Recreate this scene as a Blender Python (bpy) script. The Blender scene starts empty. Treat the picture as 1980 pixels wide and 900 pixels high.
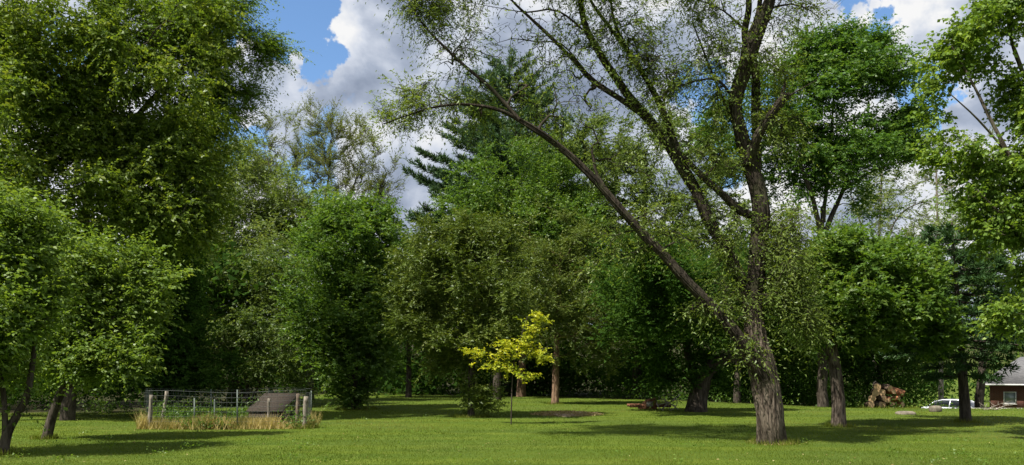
import bpy, math
import numpy as np

# ------------------------------------------------------------------ camera, sky, sun, exposure
F, HZ, CX, EYE = 1554.0, 720.0, 990.0, 1.6          # focal length and horizon of the photograph (in its 1980 px frame), eye height
scene = bpy.context.scene
cam_data = bpy.data.cameras.new('camera')
cam = bpy.data.objects.new('camera', cam_data)
scene.collection.objects.link(cam)
cam.location = (0, 0, EYE)
cam.rotation_euler = (math.radians(90), 0, 0)
cam_data.sensor_width = 36
cam_data.lens = 36 * F / 1980
cam_data.shift_y = (HZ - 450) / 1980
cam_data.clip_end = 3000
scene.camera = cam

SUN_AZ, SUN_EL = math.radians(-128), math.radians(56)     # azimuth from +Y towards +X
to_sun = np.array([math.sin(SUN_AZ) * math.cos(SUN_EL), math.cos(SUN_AZ) * math.cos(SUN_EL), math.sin(SUN_EL)])
sun_data = bpy.data.lights.new('sun', 'SUN')
sun_data.energy = 5.0
sun_data.angle = math.radians(0.53)
sun_data.color = (1.0, 0.95, 0.86)
sun = bpy.data.objects.new('sun', sun_data)
scene.collection.objects.link(sun)
from mathutils import Vector
sun.rotation_euler = Vector(to_sun).to_track_quat('Z', 'Y').to_euler()
sun.location = (-40, -20, 60)

EXPOSURE = 1.0
scene.view_settings.view_transform = 'Standard'
scene.view_settings.look = 'None'
scene.view_settings.exposure = EXPOSURE
scene.view_settings.gamma = 1.0
scene.view_settings.use_curve_mapping = False
scene.render.engine = 'CYCLES'
scene.cycles.max_bounces = 4
scene.cycles.diffuse_bounces = 2
scene.cycles.glossy_bounces = 2
scene.cycles.transmission_bounces = 4
scene.cycles.transparent_max_bounces = 6
scene.cycles.caustics_reflective = False
scene.cycles.caustics_refractive = False


class NT:
    """Small helper round a node tree."""
    def __init__(self, tree):
        self.t = tree
        tree.nodes.clear()

    def n(self, kind, **kw):
        nd = self.t.nodes.new(kind)
        for k, v in kw.items():
            setattr(nd, k, v)
        return nd

    def val(self, sock, v):
        if isinstance(v, bpy.types.NodeSocket):
            self.t.links.new(v, sock)
        else:
            sock.default_value = v

    def math(self, op, a, b=0.0, c=0.0, clamp=False):
        nd = self.n('ShaderNodeMath', operation=op, use_clamp=clamp)
        self.val(nd.inputs[0], a); self.val(nd.inputs[1], b); self.val(nd.inputs[2], c)
        return nd.outputs[0]

    def vmath(self, op, a, b=(0, 0, 0)):
        nd = self.n('ShaderNodeVectorMath', operation=op)
        self.val(nd.inputs[0], a); self.val(nd.inputs[1], b)
        return nd.outputs['Value'] if op in ('DOT_PRODUCT', 'LENGTH') else nd.outputs[0]

    def smooth(self, v, lo, hi, a=0.0, b=1.0):
        nd = self.n('ShaderNodeMapRange', interpolation_type='SMOOTHSTEP')
        for i, x in enumerate((v, lo, hi, a, b)):
            self.val(nd.inputs[i], x)
        return nd.outputs[0]

    def noise(self, vec, scale, detail=4, rough=0.55, dist=0.0):
        nd = self.n('ShaderNodeTexNoise')
        self.val(nd.inputs['Vector'], vec)
        nd.inputs['Scale'].default_value = scale
        nd.inputs['Detail'].default_value = detail
        nd.inputs['Roughness'].default_value = rough
        nd.inputs['Distortion'].default_value = dist
        return nd.outputs['Fac']

    def mix(self, f, a, b, blend='MIX'):
        nd = self.n('ShaderNodeMix', data_type='RGBA', blend_type=blend)
        self.val(nd.inputs[0], f); self.val(nd.inputs[6], a); self.val(nd.inputs[7], b)
        return nd.outputs[2]

    def ramp(self, f, stops):
        nd = self.n('ShaderNodeValToRGB')
        e = nd.color_ramp.elements
        while len(e) < len(stops):
            e.new(0.5)
        for el, (p, c) in zip(e, stops):
            el.position = p
            el.color = (*c, 1)
        self.val(nd.inputs[0], f)
        return nd.outputs[0]


def c4(c):
    return (c[0], c[1], c[2], 1.0)


def pix_dir(px, py):
    v = np.array([(px - CX) / F, 1.0, (HZ - py) / F])
    return tuple(v / np.linalg.norm(v))


world = bpy.data.worlds.new('World')
scene.world = world
world.use_nodes = True
w = NT(world.node_tree)
wd = w.n('ShaderNodeTexCoord').outputs['Generated']
sky = w.n('ShaderNodeTexSky', sky_type='NISHITA')
sky.sun_disc = False
sky.sun_elevation = SUN_EL
sky.sun_rotation = SUN_AZ
sky.air_density = 1.0
sky.dust_density = 0.6
sky.ozone_density = 1.6
SKY_STRENGTH = 0.085


def cloud_density(d):
    st = w.vmath('MULTIPLY', d, (1.0, 1.0, 1.35))
    n1 = w.noise(st, 3.4, 8, 0.56, 0.2)
    vo = w.n('ShaderNodeTexVoronoi', feature='F1')
    w.val(vo.inputs['Vector'], w.vmath('ADD', st, (3.1, 0.7, 1.9)))
    vo.inputs['Scale'].default_value = 9.0
    vo.inputs['Detail'].default_value = 2.0
    vo.inputs['Roughness'].default_value = 0.5
    puff = w.math('SUBTRACT', 0.55, vo.outputs['Distance'])
    return w.math('ADD', n1, w.math('MULTIPLY', puff, 0.16))


# open blue gaps and thicker banks, by compass direction
gaps = 0.19
wn = w.n('ShaderNodeTexNoise')
w.val(wn.inputs['Vector'], wd)
wn.inputs['Scale'].default_value = 9.0; wn.inputs['Detail'].default_value = 6.0; wn.inputs['Roughness'].default_value = 0.6
warped = w.vmath('ADD', wd, w.vmath('MULTIPLY', w.vmath('SUBTRACT', wn.outputs['Color'], (0.5, 0.5, 0.5)), (0.22, 0.22, 0.22)))
for (px, py, r0, r1, amt) in ((500, 0, 0.09, 0.02, -0.42), (590, 18, 0.086, 0.012, -0.36), (1788, 190, 0.055, 0.01, -0.32), (1740, -15, 0.06, 0.01, -0.30), (450, 275, 0.05, 0.01, -0.20), (1410, 235, 0.08, 0.01, -0.3), (790, 370, 0.13, 0.02, 0.22)):
    dist = w.vmath('LENGTH', w.vmath('SUBTRACT', warped, pix_dir(px, py)))
    gaps = w.math('ADD', w.smooth(dist, r0, r1, 0.0, amt), gaps)
dA = w.math('ADD', cloud_density(wd), gaps)
dB = w.math('ADD', cloud_density(w.vmath('ADD', wd, (-0.030, 0.0, 0.042))), gaps)
cover = w.smooth(dA, 0.465, 0.53)
lit = w.math('MULTIPLY_ADD', w.math('SUBTRACT', dA, dB), 4.2, 0.60)
thick = w.smooth(dA, 0.54, 0.86)
lit = w.math('SUBTRACT', w.math('ADD', lit, 0.14), w.math('MULTIPLY', thick, 0.56), clamp=True)
cloud_col = w.ramp(lit, [(0.0, (0.125, 0.150, 0.202)), (0.35, (0.205, 0.235, 0.295)), (0.62, (0.33, 0.355, 0.405)), (1.0, (0.47, 0.47, 0.47))])
sky_col = w.mix(1.0, sky.outputs[0], (SKY_STRENGTH * 0.85, SKY_STRENGTH * 1.02, SKY_STRENGTH * 1.15, 1), 'MULTIPLY')
up = w.n('ShaderNodeSeparateXYZ'); w.val(up.inputs[0], wd)
cover = w.math('MULTIPLY', cover, w.smooth(up.outputs['Z'], -0.02, 0.05))
bg = w.n('ShaderNodeBackground')
w.val(bg.inputs['Color'], w.mix(cover, sky_col, cloud_col))
bg.inputs['Strength'].default_value = 1.0
wo = w.n('ShaderNodeOutputWorld')
w.t.links.new(bg.outputs[0], wo.inputs['Surface'])
world.cycles.sampling_method = 'MANUAL'
world.cycles.sample_map_resolution = 256

# ------------------------------------------------------------------ numeric helpers
RNG = np.random.default_rng(11)


def P(px, py, Y):
    return np.array([(px - CX) / F * Y, Y, EYE + (HZ - py) / F * Y])


def ppm(Y):
    return F / Y


def unit(v):
    return v / np.maximum(np.linalg.norm(v, axis=-1, keepdims=True), 1e-9)


def _hash(ix, iy, iz, seed):
    with np.errstate(over='ignore'):
        h = (ix.astype(np.uint32) * np.uint32(374761393)) ^ (iy.astype(np.uint32) * np.uint32(668265263)) ^ (iz.astype(np.uint32) * np.uint32(2246822519)) ^ np.uint32((seed * 3266489917) & 0xffffffff)
        h = (h ^ (h >> np.uint32(15))) * np.uint32(2246822519)
        h = (h ^ (h >> np.uint32(13))) * np.uint32(3266489917)
        h = h ^ (h >> np.uint32(16))
    return h.astype(np.float64) / 4294967295.0


def vnoise(p, seed=0):
    p = np.asarray(p, float)
    i = np.floor(p).astype(np.int64); f = p - i
    f = f * f * (3 - 2 * f)
    out = 0
    for dx in (0, 1):
        for dy in (0, 1):
            for dz in (0, 1):
                wgt = (f[..., 0] if dx else 1 - f[..., 0]) * (f[..., 1] if dy else 1 - f[..., 1]) * (f[..., 2] if dz else 1 - f[..., 2])
                out = out + wgt * _hash(i[..., 0] + dx, i[..., 1] + dy, i[..., 2] + dz, seed)
    return out


def fbm(p, seed=0, octv=3):
    a, s, t = 0.5, 0.0, 0.0
    p = np.asarray(p, float)
    for k in range(octv):
        s = s + a * vnoise(p * (2 ** k), seed + k); t += a; a *= 0.5
    return s / t


def sstep(a, b, x):
    t = np.clip((x - a) / (b - a), 0, 1)
    return t * t * (3 - 2 * t)


def ground_h(x, y):
    x = np.asarray(x, float); y = np.asarray(y, float)
    z = -1.6 * sstep(34, 52, y) * sstep(12, 22, x)
    q = np.stack([x * 0.12, y * 0.12, x * 0], -1)
    return z + (fbm(q, 5, 2) - 0.5) * 0.10 + 12.0 * sstep(95, 170, y) + 6.0 * sstep(170, 600, y)


def gpt(px, py):
    """The point of flat lawn seen at this pixel."""
    Y = EYE * F / (py - HZ)
    x = (px - CX) / F * Y
    return np.array([x, Y, float(ground_h(x, Y))])


COL = scene.collection


def link(o, parent=None):
    COL.objects.link(o)
    if parent is not None:
        o.parent = parent
    return o


def tag(o, label=None, cat=None, group=None, kind=None):
    for k, v in (('label', label), ('category', cat), ('group', group), ('kind', kind)):
        if v:
            o[k] = v
    return o


def empty(name, loc, label=None, cat=None, group=None, kind=None):
    o = bpy.data.objects.new(name, None)
    o.empty_display_size = 0.3
    o.location = tuple(float(a) for a in loc)
    return tag(link(o), label, cat, group, kind)


def mesh_np(name, verts, faces, mats, smooth=False, attrs=None, mat_index=None):
    """A mesh from numpy arrays; faces is (n,k) or a list of such arrays."""
    if not isinstance(faces, list):
        faces = [faces]
    faces = [np.asarray(f, np.int32) for f in faces if len(f)]
    me = bpy.data.meshes.new(name)
    me.vertices.add(len(verts))
    me.vertices.foreach_set('co', np.ascontiguousarray(verts, np.float32).ravel())
    nl = sum(f.size for f in faces); nf = sum(len(f) for f in faces)
    me.loops.add(nl); me.polygons.add(nf)
    me.loops.foreach_set('vertex_index', np.concatenate([f.ravel() for f in faces]))
    sizes = np.concatenate([np.full(len(f), f.shape[1], np.int32) for f in faces])
    starts = np.concatenate([[0], np.cumsum(sizes)[:-1]]).astype(np.int32)
    me.polygons.foreach_set('loop_start', starts)
    if smooth:
        me.polygons.foreach_set('use_smooth', np.ones(nf, bool))
    if mat_index is not None:
        me.polygons.foreach_set('material_index', np.asarray(mat_index, np.int32))
    for k, (dom, arr) in (attrs or {}).items():
        a = me.attributes.new(k, 'FLOAT', dom)
        a.data.foreach_set('value', np.ascontiguousarray(arr, np.float32))
    for m in (mats if isinstance(mats, (list, tuple)) else [mats]):
        me.materials.append(m)
    me.update(calc_edges=True)
    return me


def obj(name, me, parent=None, loc=None):
    o = bpy.data.objects.new(name, me)
    if loc is not None:
        o.location = tuple(float(a) for a in loc)
    return link(o, parent)


class MB:
    """Collects boxes, tubes and polygons into one mesh."""
    def __init__(self):
        self.v, self.f, self.n = [], {}, 0

    def add(self, verts, faces):
        verts = np.asarray(verts, float)
        for f in faces:
            self.f.setdefault(len(f), []).append([i + self.n for i in f])
        self.v.append(verts); self.n += len(verts)
        return self

    def box(self, lo, hi, M=None):
        x0, y0, z0 = lo; x1, y1, z1 = hi
        v = np.array([(x0, y0, z0), (x1, y0, z0), (x1, y1, z0), (x0, y1, z0), (x0, y0, z1), (x1, y0, z1), (x1, y1, z1), (x0, y1, z1)], float)
        if M is not None:
            v = v @ np.asarray(M)[:3, :3].T + np.asarray(M)[:3, 3] if np.asarray(M).shape == (4, 4) else v @ np.asarray(M).T
        return self.add(v, [(0, 3, 2, 1), (4, 5, 6, 7), (0, 1, 5, 4), (1, 2, 6, 5), (2, 3, 7, 6), (3, 0, 4, 7)])

    def tube(self, pts, radii, k=6, cap=True):
        pts = np.asarray(pts, float); radii = np.broadcast_to(np.asarray(radii, float), (len(pts),))
        d = np.gradient(pts, axis=0); d = unit(d)
        ref = np.array([0.31, 0.92, 0.22]); 
        if abs(d[0] @ ref) > 0.95: ref = np.array([0.9, 0.1, 0.4])
        u = unit(np.cross(d, ref)); vv = np.cross(d, u)
        a = np.arange(k) / k * 2 * math.pi
        ring = pts[:, None] + radii[:, None, None] * (np.cos(a)[None, :, None] * u[:, None] + np.sin(a)[None, :, None] * vv[:, None])
        fs = []
        for i in range(len(pts) - 1):
            for j in range(k):
                j2 = (j + 1) % k
                fs.append((i * k + j, i * k + j2, (i + 1) * k + j2, (i + 1) * k + j))
        self.add(ring.reshape(-1, 3), fs)
        if cap:
            nfr = self.n - len(pts) * k
            self.f.setdefault(k, []).append([nfr + j for j in range(k)][::-1])
            self.f.setdefault(k, []).append([nfr + (len(pts) - 1) * k + j for j in range(k)])
        return self

    def mesh(self, name, mat, smooth=False):
        return mesh_np(name, np.concatenate(self.v), [np.array(f) for f in self.f.values()], mat, smooth)

    def build(self, name, mat, parent=None, loc=None, smooth=False):
        return obj(name, self.mesh(name, mat, smooth), parent, loc)


# ------------------------------------------------------------------ materials
def new_mat(name):
    m = bpy.data.materials.new(name)
    m.use_nodes = True
    return m, NT(m.node_tree)


def finish(t, shader):
    o = t.n('ShaderNodeOutputMaterial')
    t.t.links.new(shader, o.inputs['Surface'])


def principled(t, color, rough=0.7, spec=0.3, metal=0.0, normal=None):
    b = t.n('ShaderNodeBsdfPrincipled')
    t.val(b.inputs['Base Color'], color)
    t.val(b.inputs['Roughness'], rough)
    b.inputs['Specular IOR Level'].default_value = spec
    b.inputs['Metallic'].default_value = metal
    if normal is not None:
        t.val(b.inputs['Normal'], normal)
    return b.outputs[0]


def bump(t, h, strength=0.5, dist=0.02):
    b = t.n('ShaderNodeBump')
    b.inputs['Strength'].default_value = strength
    b.inputs['Distance'].default_value = dist
    t.val(b.inputs['Height'], h)
    return b.outputs[0]


def leaf_mat(name, stops, trans=0.44, gloss=0.02, rough=0.45):
    """Leaf colour runs over the per-leaf tint; light passes through the blade."""
    m, t = new_mat(name)
    a = t.n('ShaderNodeAttribute', attribute_name='tint').outputs['Fac']
    n = len(stops)
    col = t.ramp(a, [(i / (n - 1), c) for i, c in enumerate(stops)])
    df = t.n('ShaderNodeBsdfDiffuse')
    t.val(df.inputs['Color'], col)
    tr = t.n('ShaderNodeBsdfTranslucent')
    t.val(tr.inputs['Color'], t.mix(1.0, col, (1.5, 1.45, 0.6, 1), 'MULTIPLY'))
    mx = t.n('ShaderNodeMixShader')
    mx.inputs[0].default_value = trans
    t.t.links.new(df.outputs[0], mx.inputs[1]); t.t.links.new(tr.outputs[0], mx.inputs[2])
    if gloss:
        gl = t.n('ShaderNodeBsdfGlossy')
        gl.inputs['Roughness'].default_value = rough
        gl.inputs['Color'].default_value = (0.8, 0.85, 0.8, 1)
        m2 = t.n('ShaderNodeMixShader')
        m2.inputs[0].default_value = gloss
        t.t.links.new(mx.outputs[0], m2.inputs[1]); t.t.links.new(gl.outputs[0], m2.inputs[2])
        mx = m2
    finish(t, mx.outputs[0])
    return m


def bark_mat(name, dark, light, scale=1.0, moss=0.0):
    m, t = new_mat(name)
    co = t.n('ShaderNodeTexCoord').outputs['Object']
    st = t.vmath('MULTIPLY', co, (9.0 * scale, 9.0 * scale, 1.7 * scale))
    n1 = t.noise(st, 1.6, 7, 0.62, 0.9)
    n2 = t.noise(co, 1.3, 4, 0.5)
    col = t.mix(t.smooth(n1, 0.36, 0.66), c4(dark), c4(light))
    col = t.mix(t.math('MULTIPLY', t.smooth(n2, 0.45, 0.7), 0.45), col, c4([0.6 * a for a in dark]))
    if moss:
        n3 = t.noise(co, 2.7, 5, 0.6)
        col = t.mix(t.math('MULTIPLY', t.smooth(n3, 0.5, 0.68), moss), col, (0.05, 0.065, 0.018, 1))
    finish(t, principled(t, col, 0.9, 0.15, normal=bump(t, n1, 0.9, 0.03)))
    return m


def plain_mat(name, c, rough=0.7, spec=0.3, metal=0.0, var=0.25, scale=4.0, b=0.0):
    m, t = new_mat(name)
    co = t.n('ShaderNodeTexCoord').outputs['Object']
    n1 = t.noise(co, scale, 6, 0.6)
    col = t.mix(t.smooth(n1, 0.3, 0.7), c4([x * (1 - var) for x in c]), c4([min(1, x * (1 + var)) for x in c]))
    finish(t, principled(t, col, rough, spec, metal, bump(t, n1, b, 0.01) if b else None))
    return m


def wood_mat(name, dark, light):
    m, t = new_mat(name)
    co = t.n('ShaderNodeTexCoord').outputs['Object']
    st = t.vmath('MULTIPLY', co, (22.0, 22.0, 2.2))
    n1 = t.noise(st, 1.5, 6, 0.6, 0.6)
    n2 = t.noise(co, 7.0, 4, 0.6)
    col = t.mix(t.smooth(n1, 0.35, 0.65), c4(dark), c4(light))
    col = t.mix(t.math('MULTIPLY', t.smooth(n2, 0.5, 0.7), 0.4), col, c4([0.5 * a for a in dark]))
    finish(t, principled(t, col, 0.88, 0.2, normal=bump(t, n1, 0.6, 0.01)))
    return m


M = {}
M['willow_leaf'] = leaf_mat('willow_leaf', [(0.095, 0.145, 0.026), (0.125, 0.180, 0.034), (0.155, 0.210, 0.046), (0.190, 0.235, 0.060)])
M['fresh_leaf'] = leaf_mat('fresh_leaf', [(0.085, 0.145, 0.022), (0.115, 0.185, 0.028), (0.148, 0.218, 0.038), (0.188, 0.245, 0.052)])
M['maple_leaf'] = leaf_mat('maple_leaf', [(0.074, 0.122, 0.017), (0.102, 0.158, 0.021), (0.134, 0.190, 0.026), (0.175, 0.212, 0.036)])
M['locust_leaf'] = leaf_mat('locust_leaf', [(0.068, 0.130, 0.016), (0.095, 0.168, 0.020), (0.125, 0.198, 0.025), (0.155, 0.215, 0.035)])
M['pale_leaf'] = leaf_mat('pale_leaf', [(0.095, 0.145, 0.036), (0.128, 0.182, 0.045), (0.160, 0.212, 0.058), (0.195, 0.235, 0.075)])
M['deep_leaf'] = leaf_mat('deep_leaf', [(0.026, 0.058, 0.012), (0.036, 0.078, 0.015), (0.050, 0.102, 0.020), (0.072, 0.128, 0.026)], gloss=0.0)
M['bush_leaf'] = leaf_mat('bush_leaf', [(0.052, 0.108, 0.017), (0.073, 0.142, 0.022), (0.100, 0.175, 0.027), (0.138, 0.205, 0.038)])
M['grey_leaf'] = leaf_mat('grey_leaf', [(0.068, 0.112, 0.027), (0.092, 0.142, 0.035), (0.118, 0.168, 0.044), (0.148, 0.192, 0.058)])
M['olive_leaf'] = leaf_mat('olive_leaf', [(0.058, 0.090, 0.015), (0.080, 0.118, 0.019), (0.106, 0.144, 0.024), (0.138, 0.165, 0.032)], trans=0.28)
M['bud_leaf'] = leaf_mat('bud_leaf', [(0.085, 0.110, 0.026), (0.110, 0.140, 0.032), (0.130, 0.165, 0.040), (0.155, 0.185, 0.055)])
M['elm_leaf'] = leaf_mat('elm_leaf', [(0.044, 0.102, 0.018), (0.062, 0.134, 0.023), (0.086, 0.165, 0.028), (0.120, 0.195, 0.038)])
M['lime_leaf'] = leaf_mat('lime_leaf', [(0.080, 0.145, 0.020), (0.110, 0.185, 0.026), (0.150, 0.230, 0.034), (0.200, 0.275, 0.044)], trans=0.42)
M['gold_leaf'] = leaf_mat('gold_leaf', [(0.17, 0.24, 0.020), (0.29, 0.34, 0.024), (0.40, 0.42, 0.030), (0.52, 0.50, 0.040)], trans=0.35)
M['needle'] = leaf_mat('needle', [(0.030, 0.066, 0.028), (0.042, 0.086, 0.034), (0.058, 0.106, 0.042), (0.080, 0.128, 0.050)], trans=0.2)
M['soft_needle'] = leaf_mat('soft_needle', [(0.024, 0.058, 0.018), (0.034, 0.074, 0.022), (0.045, 0.092, 0.027), (0.062, 0.11, 0.032)], trans=0.15)
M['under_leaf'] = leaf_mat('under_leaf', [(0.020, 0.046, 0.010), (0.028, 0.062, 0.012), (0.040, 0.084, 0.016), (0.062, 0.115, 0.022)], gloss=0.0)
M['grass'] = leaf_mat('grass', [(0.075, 0.111, 0.014), (0.103, 0.146, 0.017), (0.137, 0.171, 0.026), (0.20, 0.19, 0.06)], trans=0.35, gloss=0.0)
M['straw'] = leaf_mat('straw', [(0.10, 0.13, 0.03), (0.30, 0.25, 0.09), (0.46, 0.37, 0.17), (0.52, 0.43, 0.20)], trans=0.25, gloss=0.0)
M['bark'] = bark_mat('bark', (0.030, 0.022, 0.016), (0.165, 0.132, 0.102))
M['shaded_limb_bark'] = bark_mat('shaded_limb_bark', (0.018, 0.014, 0.010), (0.062, 0.050, 0.037), moss=0.3)  # trunk bark made darker: shade of limb undersides put into the colour, some moss
M['bark_warm'] = bark_mat('bark_warm', (0.070, 0.042, 0.026), (0.24, 0.155, 0.10))
M['bark_dark'] = bark_mat('bark_dark', (0.026, 0.020, 0.015), (0.085, 0.070, 0.055))
M['bark_moss'] = bark_mat('bark_moss', (0.040, 0.032, 0.022), (0.135, 0.115, 0.085), moss=0.5)
M['bark_pale'] = bark_mat('bark_pale', (0.10, 0.085, 0.07), (0.30, 0.27, 0.23))

# ------------------------------------------------------------------ tree building
def smooth_path(pts, step):
    """Catmull-Rom through pts (n,>=3), resampled to about this step."""
    pts = np.asarray(pts, float)
    if len(pts) == 2:
        pts = np.stack([pts[0], (pts[0] + pts[1]) / 2, pts[1]])
    q = np.concatenate([[2 * pts[0] - pts[1]], pts, [2 * pts[-1] - pts[-2]]])
    out = []
    for i in range(1, len(q) - 2):
        L = np.linalg.norm(q[i + 1, :3] - q[i, :3])
        k = max(2, int(L / step))
        t = (np.arange(k) / k)[:, None]
        p0, p1, p2, p3 = q[i - 1], q[i], q[i + 1], q[i + 2]
        out.append(0.5 * ((2 * p1) + (p2 - p0) * t + (2 * p0 - 5 * p1 + 4 * p2 - p3) * t ** 2 + (3 * p1 - p0 - 3 * p2 + p3) * t ** 3))
    out.append(pts[-1:])
    return np.concatenate(out)


def bark_tube(path, sides, amp, seed, flare=0.0, cap_tip=True, furrow=9.0):
    """A limb (x,y,z,r rows) with furrowed bark relief and, at its foot, root flare."""
    p, r = path[:, :3], path[:, 3]
    d = unit(np.gradient(p, axis=0))
    # parallel transport
    u = np.zeros_like(p)
    ref = np.array([1.0, 0.2, 0.1]); u[0] = unit(ref - d[0] * (ref @ d[0]))
    for i in range(1, len(p)):
        x = u[i - 1] - d[i] * (u[i - 1] @ d[i]); u[i] = x / np.linalg.norm(x)
    v = np.cross(d, u)
    a = np.arange(sides) / sides * 2 * math.pi
    s = np.concatenate([[0], np.cumsum(np.linalg.norm(np.diff(p, axis=0), axis=1))])
    ca, sa = np.cos(a), np.sin(a)
    A, S = np.meshgrid(a, s)
    cyl = np.stack([np.cos(A) * furrow * 0.5, np.sin(A) * furrow * 0.5, S * 1.3], -1)
    wob = fbm(cyl * 0.55, seed, 3)
    rid = np.abs(2 * fbm(cyl * np.array([1, 1, 0.55]) + wob[..., None] * 1.6, seed + 7, 3) - 1)      # ridged: narrow furrows
    rel = amp * (np.minimum(rid * 2.6, 1.0) - 0.6) + amp * 0.8 * (wob - 0.5)
    rr = r[:, None] * (1 + 0.10 * (fbm(np.stack([np.cos(A), np.sin(A), S * 0.8], -1), seed + 3, 2) - 0.5)) + np.minimum(rel, r[:, None] * 0.6)
    if flare:
        lob = 0.55 + 0.45 * np.cos(A * 5 + seed) * (0.5 + 0.5 * np.cos(A * 2 + seed * 1.7))
        rr = rr + flare * r[0] * np.exp(-S / (r[0] * 1.1)) * lob
    ring = p[:, None] + rr[..., None] * (ca[None, :, None] * u[:, None] + sa[None, :, None] * v[:, None])
    n = len(p)
    verts = ring.reshape(-1, 3)
    i = np.arange(n - 1)[:, None] * sides; j = np.arange(sides)[None]; j2 = (j + 1) % sides
    f = np.stack([i + j, i + j2, i + sides + j2, i + sides + j], -1).reshape(-1, 4)
    fl = [f]
    if cap_tip:
        verts = np.concatenate([verts, p[-1:] + d[-1:] * r[-1] * 0.5])
        b = (n - 1) * sides
        fl.append(np.stack([b + np.arange(sides), b + (np.arange(sides) + 1) % sides, np.full(sides, len(verts) - 1)], -1))
    return verts, fl


class Skel:
    def __init__(self):
        self.p = np.zeros((4000, 3)); self.d = np.zeros((4000, 3)); self.par = np.full(4000, -1); self.start = np.zeros(4000, bool)
        self.hand = np.zeros(4000, bool)                          # nodes of hand-set trunks and limbs (built as parts of their own)
        self.r0 = np.zeros(4000); self.n = 0; self.tips = []

    def node(self, p, par, start=False, hand=False, r=0.0):
        if self.n >= len(self.p):
            for k in ('p', 'd', 'par', 'start', 'r0', 'hand'):
                a = getattr(self, k); setattr(self, k, np.concatenate([a, np.zeros_like(a)]))
        i = self.n
        self.p[i] = p; self.par[i] = par; self.start[i] = start; self.hand[i] = hand; self.r0[i] = r
        if par >= 0:
            x = self.p[i] - self.p[par]; self.d[i] = x / (np.linalg.norm(x) + 1e-9)
        else:
            self.d[i] = (0, 0, 1)
        self.n += 1
        return i

    def path(self, path, par=-1):
        for k, q in enumerate(path):
            par = self.node(q[:3], par, start=(k == 0), hand=True, r=q[3])
        return par

    def grow(self, pts, leafy, rng, up=0.15, jit=0.06, down_cost=0.7, min_z=None, wander=0.0):
        usable = np.ones(self.n, bool)
        if min_z is not None:
            usable = self.p[:self.n, 2] >= min_z
            if not usable.any():
                usable[:] = True
        idx0 = np.where(usable)[0]
        dist = np.array([np.min(np.linalg.norm(self.p[idx0] - q, axis=1)) for q in pts]) if len(pts) else []
        allowed = list(idx0)
        for k in np.argsort(dist):
            q = pts[k]
            al = np.array(allowed)
            v = q - self.p[al]; L = np.linalg.norm(v, axis=1) + 1e-6
            vz = v[:, 2] / L
            back = -np.sum(v * self.d[al], axis=1) / L
            cost = L * (1 + down_cost * np.maximum(0, -vz) + 0.55 * np.maximum(0, back))
            j = al[np.argmin(cost)]
            L = np.linalg.norm(q - self.p[j])
            if L < 0.05:
                continue
            dj = self.d[j]
            ctrl = self.p[j] + (dj * 0.45 + (q - self.p[j]) / L * 0.55 + np.array([0, 0, up])) * L * 0.45
            K = int(np.clip(L / 0.4, 2, 10))
            par = j
            side = rng.normal(0, 1, 3) * wander * L
            for s in range(1, K + 1):
                t = s / K
                x = (1 - t) ** 2 * self.p[j] + 2 * t * (1 - t) * ctrl + t * t * q + math.sin(t * math.pi * 1.5) * side * 0.5
                if s < K:
                    x = x + rng.normal(0, jit, 3) * min(1, L * 0.4)
                par = self.node(x, par, start=(s == 1))
                allowed.append(par)
            self.tips.append((par, leafy[k]))

    def radii(self, base_r, tip_r):
        n = self.n
        cnt = np.zeros(n)
        haskid = np.zeros(n, bool); haskid[self.par[:n][self.par[:n] >= 0]] = True
        cnt[~haskid] = 1
        for i in range(n - 1, 0, -1):
            if self.par[i] >= 0:
                cnt[self.par[i]] += cnt[i]
        tot = max(2, cnt[:n].max())
        pw = math.log(base_r / tip_r) / math.log(tot)
        pw = min(pw, 0.62)
        r = tip_r * np.maximum(cnt, 1) ** pw
        # a branch starts no thicker than what it grows from
        for i in range(n):
            if self.hand[i] and self.r0[i] > 0:
                r[i] = self.r0[i]
            elif self.par[i] >= 0:
                r[i] = min(r[i], r[self.par[i]] * (0.8 if self.start[i] else 1.0))
        self.r = r
        return r

    def tubes(self):
        """All grown branches as frustums, by thickness class."""
        n = self.n
        i = np.where((self.par[:n] >= 0) & ~self.hand[:n])[0]
        vs, fs, off = [], [], 0
        if len(i) == 0:
            return np.zeros((0, 3)), []
        j = self.par[i]
        rb = self.r[i]; ra = np.where(self.start[i], np.minimum(self.r[j], self.r[i] * 1.25), self.r[j])
        da = np.where(self.start[i][:, None], self.d[i], self.d[j]); db = self.d[i]
        ref = np.array([0.37, 0.81, 0.45])

        def ring(p, d, r, k):
            u = unit(np.cross(d, ref)); v = np.cross(d, u)
            a = np.arange(k) / k * 2 * math.pi
            return p[:, None] + r[:, None, None] * (np.cos(a)[None, :, None] * u[:, None] + np.sin(a)[None, :, None] * v[:, None])
        for lo, hi, k in ((0, 0.014, 3), (0.014, 0.05, 5), (0.05, 9, 9)):
            s = (rb >= lo) & (rb < hi)
            if not s.any():
                continue
            A = ring(self.p[j[s]], da[s], ra[s], k); B = ring(self.p[i[s]], db[s], rb[s], k)
            m = s.sum()
            vs.append(np.concatenate([A, B], 1).reshape(-1, 3))
            b = (np.arange(m) * 2 * k)[:, None] + off
            a = np.arange(k)[None]; a2 = (a + 1) % k
            fs.append(np.stack([b + a, b + a2, b + k + a2, b + k + a], -1).reshape(-1, 4))
            off += m * 2 * k
        return np.concatenate(vs), [np.concatenate(fs)]


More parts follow.
